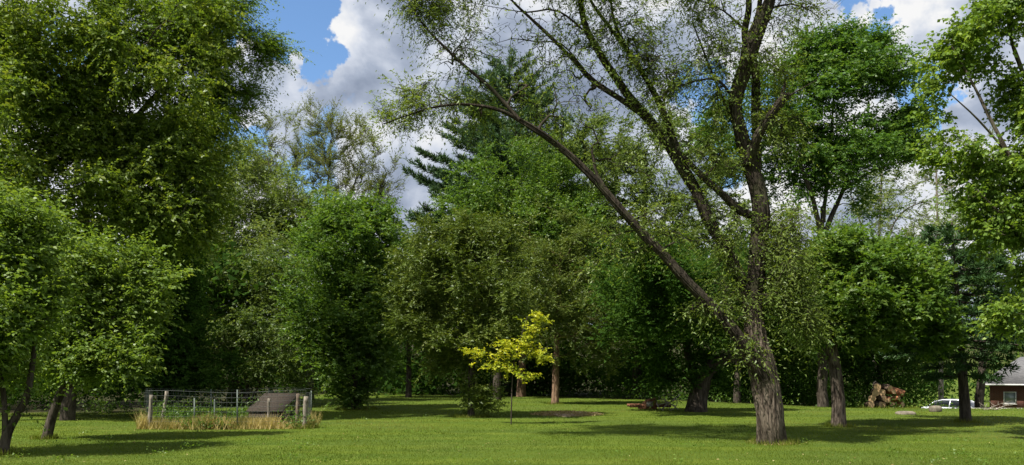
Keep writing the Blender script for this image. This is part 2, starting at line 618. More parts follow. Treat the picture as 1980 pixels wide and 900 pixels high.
def leaf_quads(c, axis, nrm, length, width, fold=0.18, tri=True):
    """Leaf blades, c is the leaf's foot: folded diamonds close by, single pointed faces farther off."""
    axis = unit(axis)
    side = unit(np.cross(axis, nrm)); nn = np.cross(side, axis)
    L = length[:, None]; W = width[:, None]
    n = len(c)
    if tri:
        v = np.stack([c + side * W * 0.5, c + axis * L * 0.3 - side * W * 0.55, c + axis * L], 1)
        return v.reshape(-1, 3), np.arange(n * 3, dtype=np.int32).reshape(n, 3)
    v = np.stack([c, c + axis * L * 0.45 + side * W * 0.5 + nn * W * fold, c + axis * L - nn * L * 0.10, c + axis * L * 0.45 - side * W * 0.5 + nn * W * fold], 1)
    return v.reshape(-1, 3), np.arange(n * 4, dtype=np.int32).reshape(n, 4)


def sprays(tp, td, mult, sp, rng):
    """Leafy twigs at branch tips: returns leaf vertices, faces, tint and the twigs themselves."""
    nt = np.maximum(0, rng.poisson(sp['twigs'] * mult))
    idx = np.repeat(np.arange(len(tp)), nt)
    if len(idx) == 0:
        return None
    m = len(idx)
    rd = unit(rng.normal(0, 1, (m, 3)))
    d = unit(td[idx] * sp.get('along', 0.6) + rd * sp.get('spread', 0.9) + np.array([0, 0, sp.get('up', 0.15)]))
    d[:, 2] *= sp.get('flat', 0.8); d = unit(d)
    L = sp['twig'] * rng.uniform(0.55, 1.35, m)
    st = tp[idx] - td[idx] * (rng.uniform(0, sp.get('backoff', 0.5), m))[:, None] + rng.normal(0, 0.04, (m, 3))
    K = sp['leaves']
    t = (np.arange(K)[None] + rng.uniform(0, 1, (m, K))) / K * 0.95 + 0.08
    droop = sp.get('droop', 0.15)
    pos = st[:, None] + d[:, None] * (L[:, None] * t)[..., None]
    pos[..., 2] -= droop * L[:, None] * t ** 2
    side = unit(np.cross(d, np.array([0.05, 0.03, 1.0])) + 1e-6)
    sg = np.where((np.arange(K) % 2)[None] == 0, 1.0, -1.0) * np.ones((m, 1))
    ax = d[:, None] * sp.get('fwd', 0.6) + side[:, None] * (sg * rng.uniform(0.5, 1.0, (m, K)))[..., None] + rng.normal(0, 0.35, (m, K, 3))
    ax[..., 2] -= sp.get('hang', 0.25)
    ax = unit(ax)
    nr = np.array([0, 0, 1.0]) * sp.get('level', 0.55) + rng.normal(0, 0.55, (m, K, 3)) 
    ln = sp['leaf'] * rng.uniform(0.65, 1.25, (m, K))
    tint = np.clip(0.45 + 0.22 * rng.normal(0, 1, m)[:, None] + 0.14 * rng.normal(0, 1, (m, K)) + 0.5 * (fbm(tp[idx] * 0.45, 31, 2) - 0.5)[:, None] + 0.25 * (t - 0.5), 0, 1)
    v, f = leaf_quads(pos.reshape(-1, 3), ax.reshape(-1, 3), nr.reshape(-1, 3), ln.ravel(), ln.ravel() * sp.get('wide', 0.55), tri=not sp.get('quad'))
    end = st + d * L[:, None]; end[:, 2] -= droop * L
    mid = st + d * L[:, None] * 0.5; mid[:, 2] -= droop * L * 0.25
    return v, f, tint.ravel(), (st, mid, end)


def twig_tubes(tw, r=0.004):
    st, mid, en = tw
    m = len(st)
    a = np.arange(3) / 3 * 2 * math.pi
    d = unit(en - st)
    u = unit(np.cross(d, np.array([0.37, 0.81, 0.45]))); v = np.cross(d, u)
    off = np.cos(a)[None, :, None] * u[:, None] + np.sin(a)[None, :, None] * v[:, None]
    vs = np.concatenate([st[:, None] + off * r, en[:, None] + off[:, :1] * r * 0.3], 1).reshape(-1, 3)
    b = (np.arange(m) * 4)[:, None]
    q = np.arange(3)[None]; q2 = (q + 1) % 3
    return vs, np.stack([b + q, b + q2, b + 3 + 0 * q], -1).reshape(-1, 3)


def blob_points(blobs, Y, rng, lump=0.5, shell=0.42, grow_by=1.0):
    """Branch-tip positions inside the crown's lobes; each lobe is (cx, cy, rx, ry, n[, leafiness, dY, depth radius])."""
    pts, lf = [], []
    seed = int(rng.integers(1000))
    for b in blobs:
        cx, cy, rx, ry, n = b[:5]
        leafy = b[5] if len(b) > 5 else 1.0
        dY = b[6] if len(b) > 6 else 0.0
        c = P(cx, cy, Y + dY)
        RX = grow_by * rx / ppm(Y + dY); RZ = grow_by * ry / ppm(Y + dY)
        RY = b[7] if len(b) > 7 else (RX + RZ) * 0.5
        got = 0; tries = 0
        while got < n and tries < 12:
            u = unit(rng.normal(0, 1, (n * 3, 3))) * (rng.uniform(0, 1, n * 3) ** shell)[:, None]
            u = u * (0.72 + 0.85 * fbm(unit(u) * 1.7 + seed + cx * 0.01, seed, 2))[:, None]
            x = c + u * np.array([RX, RY, RZ])
            nz = fbm(x * (0.55), seed, 2)
            x = x[nz > (0.40 + 0.1 * lump) - 0.06 * tries]
            x = x[: n - got]
            pts.append(x); lf += [leafy] * len(x); got += len(x); tries += 1
    if not pts:
        return np.zeros((0, 3)), []
    pts = np.concatenate(pts)
    return pts, np.array(lf)


N_LEAVES = 0


def make_tree(name, label, base, trunks, Y, blobs, sp, leaf, bark, seed, tip_r=0.007, group=None, cat='tree', amp=0.02, sides=28, min_z=None, flare=0.25, up=0.15, down_cost=0.7,
              twigs=False, wander=0.05, lump=0.1, shell=0.38, limb_names=None, jit=0.06, shaded_limb_bark=None):
    """trunks: list of paths; each path is rows (px, py, dY, radius m). The first is the trunk, the others its hand-set limbs."""
    global N_LEAVES
    rng = np.random.default_rng(seed)
    base = np.asarray(base, float)
    root = empty(name, base, label, cat, group)
    sk = Skel()
    for k, tr in enumerate(trunks):
        pts = []
        for (px, py, dY, r) in tr:
            q = P(px, py, Y + dY); pts.append([*q, r])
        pts = np.array(pts)
        if k == 0:
            pts[0, :3] = base - np.array([0, 0, 0.12])
        main = pts[:, 3].max() > 0.035
        path = smooth_path(pts, 0.05 if sides > 40 and k == 0 else (0.10 if main else 0.2))
        path[:, :2] += (np.stack([vnoise(np.stack([path[:, 2] * 1.3, path[:, 0], path[:, 1]], -1), seed + 5 + a) for a in (0, 1)], -1) - 0.5) * 0.5 * np.minimum(path[:, 3:4], 0.25) * (1 if k else 0.5)
        v, f = bark_tube(path, sides if k == 0 else max(8, int(sides * 0.6)) if main else 7, amp if k == 0 else min(amp, pts[:, 3].max() * 0.2), seed + k * 13, flare if k == 0 else 0.0)
        nm = 'trunk' if k == 0 else ('stem' if limb_names is None else limb_names)
        obj(nm, mesh_np(nm, v - base, f, bark if k == 0 or shaded_limb_bark is None else shaded_limb_bark, True), root)
        stride = 2 if main else 1
        sk.path(path[::stride])
    pts, lf = blob_points(blobs, Y, rng, lump, shell, 1.12 if name not in ('leaning_willow_tree', 'golden_sapling') else 1.0)
    pts[:, 2] = np.maximum(pts[:, 2], ground_h(pts[:, 0], pts[:, 1]) + 0.35)
    mz = min_z if min_z is not None else None
    sk.grow(pts, lf, rng, up=up, down_cost=down_cost, min_z=mz, wander=wander, jit=jit)
    base_r = max(t[3] for t in trunks[0]) * 0.85
    sk.radii(base_r, tip_r)
    v, f = sk.tubes()
    ti = np.array([t[0] for t in sk.tips], int); lm = np.array([t[1] for t in sk.tips])
    tp, td = sk.p[ti], sk.d[ti]
    # leaves along the thin outer branches too
    thin = np.where(~sk.hand[:sk.n] & (sk.r[:sk.n] < tip_r * 2.1))[0]
    extra = sp.get('inner', 0.5)
    res = []
    own = np.zeros(sk.n); own[:] = -1
    lmn = np.ones(sk.n)
    for t, m in sk.tips:
        k = t
        while k >= 0 and own[k] < 0 and not sk.hand[k]:
            own[k] = t; lmn[k] = m; k = sk.par[k]
    allp = np.concatenate([tp, sk.p[thin]]); alld = np.concatenate([td, sk.d[thin]]); allm = np.concatenate([lm, lmn[thin] * extra])
    out = sprays(allp, alld, allm, sp, rng)
    if out is not None:
        lv, lfc, tint, tw = out
        if twigs:
            tv, tf = twig_tubes(tw, twigs)
            f = list(f) + [tf + len(v)]
            v = np.concatenate([v, tv])
        N_LEAVES += len(lfc)
        tag(obj('crown', mesh_np('crown', lv - base, lfc, leaf, False, {'tint': ('FACE', tint)}), root), kind='stuff')
    if len(v):
        tag(obj('branchwork', mesh_np('branchwork', v - base, f, shaded_limb_bark or bark, True), root), kind='stuff')
    return root


# ------------------------------------------------------------------ the ground
WOOD_EDGE = np.array([(-60, 30), (-26, 31), (-16, 32), (-13, 40), (-16, 60), (-17, 70), (-10, 62), (-5, 57), (0, 54), (6, 50), (10, 44), (13, 40), (16, 38.5), (19, 36.5), (21, 39), (25, 60), (30, 80), (60, 120)], float)


def wood_edge_y(x):
    return np.interp(x, WOOD_EDGE[:, 0], WOOD_EDGE[:, 1])


def wood_mask(x, y):
    n = fbm(np.stack([x * 0.7, y * 0.7, x * 0], -1), 77, 3)
    e = np.minimum(np.interp(x, WOOD_EDGE[:, 0], WOOD_EDGE[:, 1]), 400)
    m = sstep(-0.8, 0.8, y - e + (n - 0.5) * 2.0)
    # left side: wood also beyond the slanting left edge
    return m


def axis_steps(a, b, fine, coarse_to, n):
    core = np.arange(a, b + 1e-6, fine)
    g = np.geomspace(1, coarse_to / max(abs(a), abs(b)), n)[1:]
    return np.concatenate([(min(a, -1) * g)[::-1] if a < 0 else [], core, b * g])


gx = axis_steps(-60, 60, 1.0, 900, 16)
gy = np.concatenate([[-900, -400, -150, -60, -30, -15, -8, -3], np.arange(0, 100, 1.0), np.geomspace(100, 1500, 16)])
GX, GY = np.meshgrid(gx, gy)
GZ = ground_h(GX, GY)
gv = np.stack([GX, GY, GZ], -1).reshape(-1, 3)
nx, ny = len(gx), len(gy)
gi = (np.arange(ny - 1)[:, None] * nx + np.arange(nx - 1)[None]).reshape(-1)
gf = np.stack([gi, gi + 1, gi + nx + 1, gi + nx], -1)

m, t = new_mat('ground')
co = t.n('ShaderNodeTexCoord').outputs['Object']
n_big = t.noise(co, 0.22, 4, 0.55)
n_mid = t.noise(co, 1.4, 5, 0.6)
n_fine = t.noise(co, 26.0, 5, 0.7)
stripe = t.noise(t.vmath('MULTIPLY', co, (0.05, 1.15, 0.0)), 1.0, 2, 0.4, 0.6)     # passes of the mower
lawn_c = t.ramp(n_mid, [(0.28, (0.074, 0.112, 0.012)), (0.5, (0.102, 0.142, 0.014)), (0.72, (0.136, 0.162, 0.022))])
lawn_c = t.mix(t.smooth(n_big, 0.45, 0.66, 0.0, 0.75), lawn_c, (0.086, 0.114, 0.020, 1))
lawn_c = t.mix(t.smooth(stripe, 0.42, 0.58, 0.0, 0.5), lawn_c, (0.046, 0.086, 0.011, 1))
lawn_c = t.mix(t.smooth(n_fine, 0.40, 0.62, 0.45, 0.0), lawn_c, (0.030, 0.052, 0.008, 1))
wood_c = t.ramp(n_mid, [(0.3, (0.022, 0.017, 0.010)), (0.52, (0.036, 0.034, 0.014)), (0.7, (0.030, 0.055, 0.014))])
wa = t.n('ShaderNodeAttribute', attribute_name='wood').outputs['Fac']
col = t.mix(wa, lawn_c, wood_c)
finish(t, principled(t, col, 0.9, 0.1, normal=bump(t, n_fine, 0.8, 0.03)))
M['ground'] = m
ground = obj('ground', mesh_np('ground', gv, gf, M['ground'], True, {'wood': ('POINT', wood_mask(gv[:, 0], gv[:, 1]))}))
tag(ground, 'mown green lawn running to the dark edge of the wood', 'lawn', kind='structure')

# ------------------------------------------------------------------ species
SP_WILLOW = dict(leaf=0.086, wide=0.36, twig=0.60, twigs=7, leaves=10, droop=0.45, along=0.5, spread=0.9, up=0.0, flat=1.0, hang=0.5, inner=0.13)
SP_FRESH = dict(leaf=0.102, wide=0.52, twig=0.60, twigs=7, leaves=10, droop=0.15, up=0.3, hang=0.35, inner=0.4, quad=True)
SP_MAPLE = dict(leaf=0.122, wide=0.70, twig=0.78, twigs=8, leaves=12, droop=0.30, up=0.0, flat=0.6, hang=0.5, inner=0.4)
SP_LOCUST = dict(leaf=0.105, wide=0.42, twig=0.90, twigs=8, leaves=14, droop=0.30, along=0.9, spread=0.7, up=0.0, flat=0.5, hang=0.25, inner=0.4)
SP_PALE = dict(leaf=0.135, wide=0.48, twig=0.85, twigs=8, leaves=12, droop=0.25, up=0.2, hang=0.4, inner=0.4)
SP_BUSH = dict(leaf=0.140, wide=0.60, twig=0.75, twigs=8, leaves=12, droop=0.10, up=0.3, hang=0.2, inner=0.4)
SP_BUD = dict(leaf=0.12, wide=0.38, twig=0.75, twigs=6, leaves=8, droop=0.0, along=1.0, spread=0.45, up=0.6, flat=1.0, hang=-0.2, inner=0.3)
SP_OLIVE = dict(leaf=0.115, wide=0.42, twig=0.55, twigs=9, leaves=12, droop=0.15, up=0.1, flat=0.9, hang=0.2, inner=0.45, level=0.4)
SP_ELM = dict(leaf=0.155, wide=0.60, twig=0.95, twigs=8, leaves=12, droop=0.15, along=0.7, spread=0.85, up=0.05, flat=0.45, hang=0.25, inner=0.4)
SP_LIME = dict(leaf=0.100, wide=0.72, twig=0.40, twigs=3.6, leaves=9, droop=0.15, up=0.2, flat=0.8, hang=0.5, inner=0.35, quad=True)

# ------------------------------------------------------------------ the big leaning tree (hand-set limbs)
WY = 17.8
wb = gpt(1495, 858)
willow_paths = [
    [(1495, 858, 0, 0.300), (1490, 815, 0, 0.285), (1482, 760, 0, 0.280), (1472, 705, 0, 0.285), (1462, 660, 0.02, 0.240), (1457, 625, 0.04, 0.205), (1456, 600, 0.05, 0.15)],
    # the upright stem
    [(1466, 672, 0.06, 0.205), (1458, 610, 0.06, 0.198), (1460, 555, 0.1, 0.190), (1468, 480, 0.15, 0.190), (1470, 410, 0.2, 0.180),
     (1455, 330, 0.2, 0.165), (1432, 265, 0.15, 0.150), (1422, 205, 0.1, 0.145), (1438, 135, 0.0, 0.150), (1464, 65, -0.1, 0.135), (1488, 5, -0.2, 0.115), (1512, -70, -0.2, 0.085), (1535, -160, -0.3, 0.05)],
    # the long limb that leans out over the lawn
    [(1478, 735, -0.12, 0.17), (1450, 690, -0.18, 0.150), (1424, 650, -0.25, 0.135), (1380, 598, -0.3, 0.116), (1330, 545, -0.35, 0.106), (1272, 482, -0.4, 0.096), (1205, 410, -0.45, 0.083), (1152, 350, -0.5, 0.072), (1095, 295, -0.55, 0.060),
     (1040, 254, -0.6, 0.055), (975, 217, -0.65, 0.038), (905, 203, -0.7, 0.022), (845, 207, -0.75, 0.015), (792, 222, -0.8, 0.010), (742, 240, -0.85, 0.005)],
    [(1005, 232, -0.65, 0.042), (950, 172, -0.6, 0.036), (896, 126, -0.5, 0.030), (858, 90, -0.45, 0.024), (822, 52, -0.4, 0.018), (798, 15, -0.35, 0.012), (780, -40, -0.3, 0.006)],
    # the second great limb
    [(1452, 625, 0.35, 0.150), (1440, 560, 0.35, 0.140), (1408, 490, 0.4, 0.130), (1370, 425, 0.45, 0.122), (1338, 355, 0.5, 0.120), (1306, 300, 0.55, 0.122), (1268, 248, 0.6, 0.105), (1230, 205, 0.65, 0.092), (1200, 165, 0.7, 0.085),
     (1160, 105, 0.75, 0.070), (1132, 52, 0.8, 0.060), (1122, 0, 0.85, 0.052), (1110, -80, 0.9, 0.03)],
    [(1252, 228, 0.6, 0.072), (1205, 196, 0.5, 0.062), (1148, 158, 0.45, 0.055), (1105, 112, 0.4, 0.045), (1060, 68, 0.35, 0.037), (1024, 34, 0.3, 0.028), (985, -5, 0.25, 0.020), (950, -60, 0.2, 0.010)],
    [(1330, 345, 0.55, 0.085), (1302, 272, 0.7, 0.075), (1278, 205, 0.8, 0.062), (1238, 135, 0.9, 0.052), (1192, 70, 1.0, 0.040), (1150, 15, 1.05, 0.030), (1110, -60, 1.1, 0.018)],
    [(1322, 325, 0.45, 0.060), (1290, 240, 0.5, 0.056), (1256, 165, 0.4, 0.048), (1222, 110, 0.4, 0.040), (1190, 50, 0.3, 0.030), (1178, -20, 0.3, 0.016)],
    # limb that rises from the broken elbow
    [(1462, 420, 0.3, 0.085), (1432, 408, 0.25, 0.085), (1395, 375, 0.2, 0.072), (1352, 335, 0.2, 0.065), (1322, 305, 0.3, 0.055)],
    # twin stem beside the upright
    [(1462, 345, 0.35, 0.110), (1463, 280, 0.4, 0.105), (1462, 200, 0.45, 0.098), (1458, 130, 0.45, 0.085), (1440, 70, 0.4, 0.070), (1448, 10, 0.4, 0.055), (1440, -80, 0.4, 0.03)],
    [(1436, 140, 0.05, 0.070), (1440, 90, 0.0, 0.066), (1462, 40, 0.0, 0.058), (1470, -20, 0.0, 0.045), (1460, -90, 0.0, 0.03)],
    # broken stub and its spike
    [(1448, 318, 0.1, 0.110), (1462, 270, -0.1, 0.098), (1488, 228, -0.25, 0.092), (1515, 193, -0.35, 0.090), (1528, 184, -0.4, 0.055)],
    [(1512, 196, -0.35, 0.062), (1516, 172, -0.36, 0.034), (1520, 152, -0.37, 0.006)],
    [(1524, 187, -0.4, 0.024), (1550, 172, -0.5, 0.014), (1580, 155, -0.6, 0.006)],
    # finer limbs
    [(1215, 190, 0.7, 0.030), (1150, 85, 0.5, 0.026), (1080, 22, 0.4, 0.022), (1020, 24, 0.4, 0.016), (965, 16, 0.3, 0.010), (905, 4, 0.3, 0.005)],
    [(1130, 135, 0.4, 0.022), (1085, 85, 0.3, 0.018), (1040, 82, 0.2, 0.014), (990, 75, 0.2, 0.009), (942, 92, 0.2, 0.004)],
    [(1192, 395, -0.45, 0.045), (1156, 340, -0.3, 0.035), (1150, 318, -0.3, 0.034), (1144, 290, -0.3, 0.028)],
    [(1440, 290, 0.1, 0.03), (1380, 150, 0.2, 0.022), (1340, 45, 0.3, 0.012)],
    [(1424, 200, 0.0, 0.032), (1388, 155, -0.2, 0.026), (1335, 160, -0.3, 0.018), (1285, 178, -0.3, 0.010)],
    [(1300, 300, 0.6, 0.034), (1285, 185, 0.8, 0.026), (1330, 150, 0.9, 0.018), (1385, 140, 0.9, 0.010)],
    [(1480, 20, -0.1, 0.030), (1530, 8, -0.4, 0.020), (1580, 30, -0.6, 0.010), (1588, 58, -0.7, 0.005)],
    [(1452, 70, 0.3, 0.03), (1400, 22, 0.1, 0.02), (1350, 0, 0.0, 0.012)],
]
make_tree('leaning_willow_tree', 'large leaning tree with furrowed trunk and long bare limb reaching over the lawn', wb, willow_paths, WY,
          [(835, 30, 62, 44, 44, 0.9), (860, 80, 45, 40, 22, 0.5), (815, 190, 75, 42, 48, 0.8), (760, 225, 42, 28, 18, 0.6), (920, 205, 64, 44, 28, 0.6), (905, 110, 75, 60, 44, 0.08), (990, 60, 110, 70, 80, 0.06),
           (1010, 210, 55, 60, 22, 0.55), (1080, 230, 70, 60, 22, 0.55), (1060, 120, 70, 60, 26, 0.25), (1110, 60, 70, 55, 30, 0.5), (1240, 80, 70, 80, 60, 0.5), (1300, 130, 70, 90, 66, 0.75), (1340, 40, 60, 60, 36, 0.5),
           (1400, 90, 60, 60, 44, 0.55), (1380, 190, 60, 60, 34, 0.5), (1180, 30, 60, 50, 30, 0.4), (1150, 190, 60, 50, 22, 0.15), (1500, 120, 55, 60, 32, 0.7), (1540, 60, 60, 50, 26, 0.25), (1570, 20, 50, 35, 22, 0.1),
           (1480, 230, 50, 60, 26, 0.6), (1545, 250, 50, 60, 24, 0.5), (1390, 300, 60, 60, 30, 0.7), (1250, 290, 60, 60, 24, 0.6), (1180, 290, 50, 50, 18, 0.5), (1290, 420, 80, 70, 36, 0.7), (1210, 480, 60, 60, 20, 0.6),
           (1400, 470, 60, 70, 34, 0.8), (1520, 440, 50, 55, 44, 1.2, -0.2), (1532, 530, 50, 75, 66, 1.2, -0.2), (1548, 605, 42, 55, 44, 1.2, -0.1), (1405, 560, 40, 60, 24, 0.6, 0.3), (1350, 600, 50, 40, 18, 0.5), (1100, 40, 120, 60, 90, 0.05), (1230, 150, 100, 90, 90, 0.06), (1400, 60, 90, 70, 80, 0.06), (1530, 40, 90, 50, 56, 0.04), (1060, 140, 90, 50, 50, 0.05), (1470, 672, 24, 16, 9, 0.8, -0.4), (1440, 590, 30, 40, 14, 0.7, -0.2),
           (1420, -90, 170, 90, 80, 0.9), (1180, -80, 180, 70, 90, 1.2), (900, -90, 150, 70, 60, 1.4), (1330, -190, 220, 90, 80, 1.4), (1050, -180, 220, 90, 100, 2.0), (830, -200, 240, 90, 120, 2.2)],  # unseen lobes above the view, thickened to throw shade bands on the lawn
          SP_WILLOW, M['willow_leaf'], M['bark'], 3, tip_r=0.008, amp=0.045, sides=96, flare=0.5, min_z=1.9, up=0.1, down_cost=0.2, twigs=0.0046, wander=0.10, limb_names='limb', shell=0.6, shaded_limb_bark=M['shaded_limb_bark'])

# ------------------------------------------------------------------ trees of the lawn and the wood's edge
b1 = gpt(5, 880)
make_tree('young_leaning_tree', 'pale green young tree with low forked trunk at the lawn corner', b1,
          [[(5, 880, 0, 0.10), (14, 838, 0, 0.085), (34, 800, 0, 0.07), (52, 765, 0, 0.06), (62, 710, 0.1, 0.05), (70, 640, 0.2, 0.04)], [(10, 842, 0, 0.06), (8, 800, -0.1, 0.05), (4, 740, -0.1, 0.045), (-20, 640, -0.2, 0.035)]], b1[1],
          [(30, 560, 95, 110, 110), (-40, 470, 110, 80, 80), (85, 630, 55, 70, 50), (20, 690, 90, 50, 50), (-60, 640, 90, 120, 60), (10, 440, 60, 50, 40), (40, 480, 60, 60, 40)],
          SP_FRESH, M['fresh_leaf'], M['bark_dark'], 21, tip_r=0.005, amp=0.008)
b2 = gpt(88, 850)
make_tree('young_slanting_tree', 'bright green small tree on a single slanting dark trunk', b2,
          [[(88, 850, 0, 0.115), (102, 800, 0, 0.10), (120, 750, 0, 0.09), (142, 690, 0, 0.075), (172, 630, 0, 0.06), (190, 560, 0.1, 0.04)], [(115, 762, 0, 0.05), (150, 738, -0.2, 0.04), (215, 705, -0.3, 0.025)],
           [(150, 675, 0, 0.045), (195, 640, -0.3, 0.030), (222, 612, -0.4, 0.014)]], b2[1],
          [(210, 620, 90, 80, 110), (150, 560, 85, 80, 80), (255, 560, 65, 55, 55), (270, 670, 48, 60, 44), (180, 700, 85, 45, 50), (215, 510, 85, 40, 50), (110, 640, 60, 70, 40)],
          SP_FRESH, M['fresh_leaf'], M['bark_dark'], 22, tip_r=0.005, amp=0.01)


def gb(px, Y):
    x = (px - CX) / F * Y
    return np.array([x, Y, float(ground_h(x, Y))])


def tk(px, Y, top, r, lean=0, steps=4):
    """A plain trunk path from the ground at pixel column px up to pixel row top."""
    g = HZ + (EYE - float(ground_h((px - CX) / F * Y, Y))) / Y * F
    return [(px + lean * (i / steps) ** 1.3, g + (top - g) * i / steps, 0, r * (1 - 0.72 * i / steps)) for i in range(steps + 1)]


make_tree('tall_maple_tree', 'tall olive green maple whose long boughs hang over the two small trees', gb(-150, 25.5), [tk(-150, 25.5, 0, 0.36, 60, 6), [(-150, 520, 0, 0.16), (-40, 400, 0.3, 0.12), (90, 320, 0.6, 0.07), (230, 280, 0.8, 0.025)], [(-140, 420, 0, 0.14), (-20, 260, -0.2, 0.10), (120, 150, -0.3, 0.06), (270, 90, -0.4, 0.02)], [(-145, 470, 0, 0.13), (-30, 420, -0.5, 0.09), (110, 420, -0.8, 0.05), (220, 440, -1, 0.02)]], 25.5,
          [(90, 260, 170, 140, 130), (240, 170, 150, 120, 130), (60, 70, 190, 110, 110), (310, 300, 100, 130, 100), (190, 400, 170, 85, 90), (290, 60, 130, 90, 90), (30, 390, 100, 80, 50), (320, 410, 80, 70, 50), (150, -60, 240, 70, 50), (20, 250, 110, 130, 70), (160, 330, 130, 100, 70), (120, 130, 130, 110, 70), (-60, 200, 110, 220, 50), (370, 380, 45, 60, 30), (345, 200, 60, 60, 40), (260, 290, 70, 60, 44), (200, 250, 90, 60, 44)],
          SP_MAPLE, M['maple_leaf'], M['bark_dark'], 31, tip_r=0.006, min_z=4.0, wander=0.1)
make_tree('feathery_locust_tree', 'feathery bright green tree with long drooping branch tips against the sky', gb(130, 27), [tk(130, 27, 200, 0.22, 60, 6), [(180, 330, 0, 0.10), (270, 220, 0, 0.08), (360, 130, 0, 0.05), (460, 60, 0, 0.015)], [(185, 300, 0, 0.08), (290, 250, 0.4, 0.06), (380, 220, 0.5, 0.03), (440, 200, 0.5, 0.01)], [(190, 240, 0, 0.08), (280, 120, 0.2, 0.06), (370, 50, 0.3, 0.03), (450, 0, 0.3, 0.01)]], 27,
          [(400, 60, 80, 55, 60), (430, 130, 58, 45, 40), (450, 20, 52, 34, 30), (395, 220, 56, 55, 36), (375, 310, 46, 55, 30), (330, 120, 80, 100, 60), (450, 95, 70, 26, 26, 1, 0.5), (485, 80, 40, 18, 18, 0.8), (500, 92, 28, 10, 8, 0.8), (430, 190, 52, 34, 22, 0.8), (455, 210, 30, 14, 8, 0.7), (440, 150, 50, 20, 14, 0.8), (330, -50, 150, 60, 40), (470, 120, 34, 18, 10, 0.7)],
          SP_LOCUST, M['locust_leaf'], M['bark_dark'], 32, tip_r=0.006, min_z=4.5, down_cost=0.3, twigs=0.004, up=0.25, wander=0.12)
make_tree('pale_willow_tree', 'pale grey-green rounded tree behind the wire garden fence', gb(450, 42), [tk(450, 42, 360, 0.25, 0)], 42,
          [(430, 400, 80, 90, 90), (500, 390, 75, 90, 90), (390, 520, 75, 110, 90), (480, 540, 95, 110, 120), (545, 470, 80, 100, 90), (465, 320, 45, 50, 36), (400, 340, 40, 50, 30), (570, 420, 60, 70, 60), (640, 430, 70, 50, 50)],
          SP_PALE, M['pale_leaf'], M['bark_moss'], 33)
make_tree('budding_tree', 'upright thinly leaved tree with many bare fine branches against the cloud', gb(600, 46), [tk(600, 46, 380, 0.22, 0), [(598, 560, 0, 0.12), (570, 440, 0, 0.08), (555, 330, 0, 0.03)], [(602, 520, 0, 0.11), (660, 420, 0, 0.07), (695, 330, 0, 0.03)], [(602, 480, 0.5, 0.09), (630, 380, 0.5, 0.06), (640, 270, 0.5, 0.025)], [(598, 520, -0.5, 0.08), (545, 410, -0.5, 0.05), (508, 270, -0.5, 0.015)], [(604, 540, -0.4, 0.08), (690, 440, -0.4, 0.05), (742, 350, -0.4, 0.015)]], 46,
          [(625, 310, 105, 85, 180, 0.9), (560, 320, 75, 80, 100, 1.0), (695, 345, 70, 80, 130, 0.7), (512, 300, 36, 65, 60, 1.1), (600, 400, 130, 55, 70, 1.0), (660, 265, 60, 40, 50, 0.8), (732, 365, 38, 55, 70, 0.5), (590, 260, 50, 40, 40, 0.9)],
          SP_BUD, M['bud_leaf'], M['bark_dark'], 34, tip_r=0.009, up=0.7, down_cost=1.5, twigs=0.006, lump=0.2, shell=0.6)
b7 = gpt(690, 792)
make_tree('round_bushy_tree', 'dense round green tree with dark clump of stems on the lawn', b7,
          [tk(684, b7[1], 560, 0.16, 10), [(694, 790, 0.2, 0.10), (700, 740, 0.2, 0.09), (730, 660, 0.3, 0.06), (745, 600, 0.3, 0.03)], [(674, 790, 0.1, 0.08), (664, 730, 0, 0.07), (640, 650, 0, 0.045), (625, 590, 0, 0.03)], [(681, 792, -0.3, 0.07), (676, 740, -0.4, 0.055), (668, 650, -0.5, 0.04)]], b7[1],
          [(680, 480, 85, 75, 110), (640, 550, 80, 90, 110), (712, 570, 60, 100, 110), (690, 670, 80, 75, 90), (620, 640, 55, 90, 70), (735, 490, 32, 50, 30), (660, 730, 50, 40, 34), (715, 640, 45, 60, 40), (690, 425, 60, 35, 44)],
          SP_BUSH, M['bush_leaf'], M['bark_dark'], 35)
make_tree('greygreen_shrub_tree', 'grey-green many stemmed shrubby tree rising behind the wire fence', gb(480, 38), [tk(480, 38, 600, 0.12, -20), [(485, 780, 0, 0.08), (520, 700, 0, 0.06), (560, 600, 0, 0.03)], [(478, 780, 0, 0.07), (440, 690, 0, 0.05), (400, 620, 0, 0.03)]], 38,
          [(480, 640, 100, 90, 110), (560, 610, 70, 110, 90), (395, 640, 80, 100, 90), (520, 540, 85, 65, 70), (430, 540, 70, 60, 50), (350, 680, 50, 70, 36), (460, 720, 110, 40, 50)],
          SP_PALE, M['grey_leaf'], M['bark_dark'], 36)
b9 = gpt(910, 808)
make_tree('dark_cedar_tree', 'olive dark cedar with a straight trunk and suckers beside the yellow sapling', b9, [tk(910, b9[1], 470, 0.13, 10)], b9[1],
          [(890, 520, 100, 85, 110), (830, 560, 75, 95, 90), (955, 560, 75, 105, 100), (870, 640, 110, 50, 70), (930, 455, 55, 45, 40), (850, 470, 48, 45, 36), (800, 620, 50, 60, 36), (860, 690, 70, 30, 30, 0.8), (960, 670, 50, 40, 26, 0.8), (930, 770, 28, 40, 22, 0.6), (945, 740, 24, 40, 14, 0.4)],
          SP_OLIVE, M['olive_leaf'], M['bark_dark'], 37, tip_r=0.006)
b10 = gpt(1073, 783)
make_tree('brown_trunked_cedar_tree', 'olive cedar with a sunlit reddish brown trunk behind the mulch patch', b10, [tk(1073, b10[1], 490, 0.19, 12, 5)], b10[1],
          [(1085, 545, 85, 90, 110), (1030, 520, 75, 100, 100), (1140, 590, 65, 80, 80), (1090, 465, 55, 45, 44), (1180, 640, 38, 45, 26), (1090, 640, 80, 40, 50, 0.6), (1160, 690, 50, 30, 24, 0.8)],
          SP_OLIVE, M['olive_leaf'], M['bark_warm'], 38, tip_r=0.007, amp=0.025, min_z=3.0)
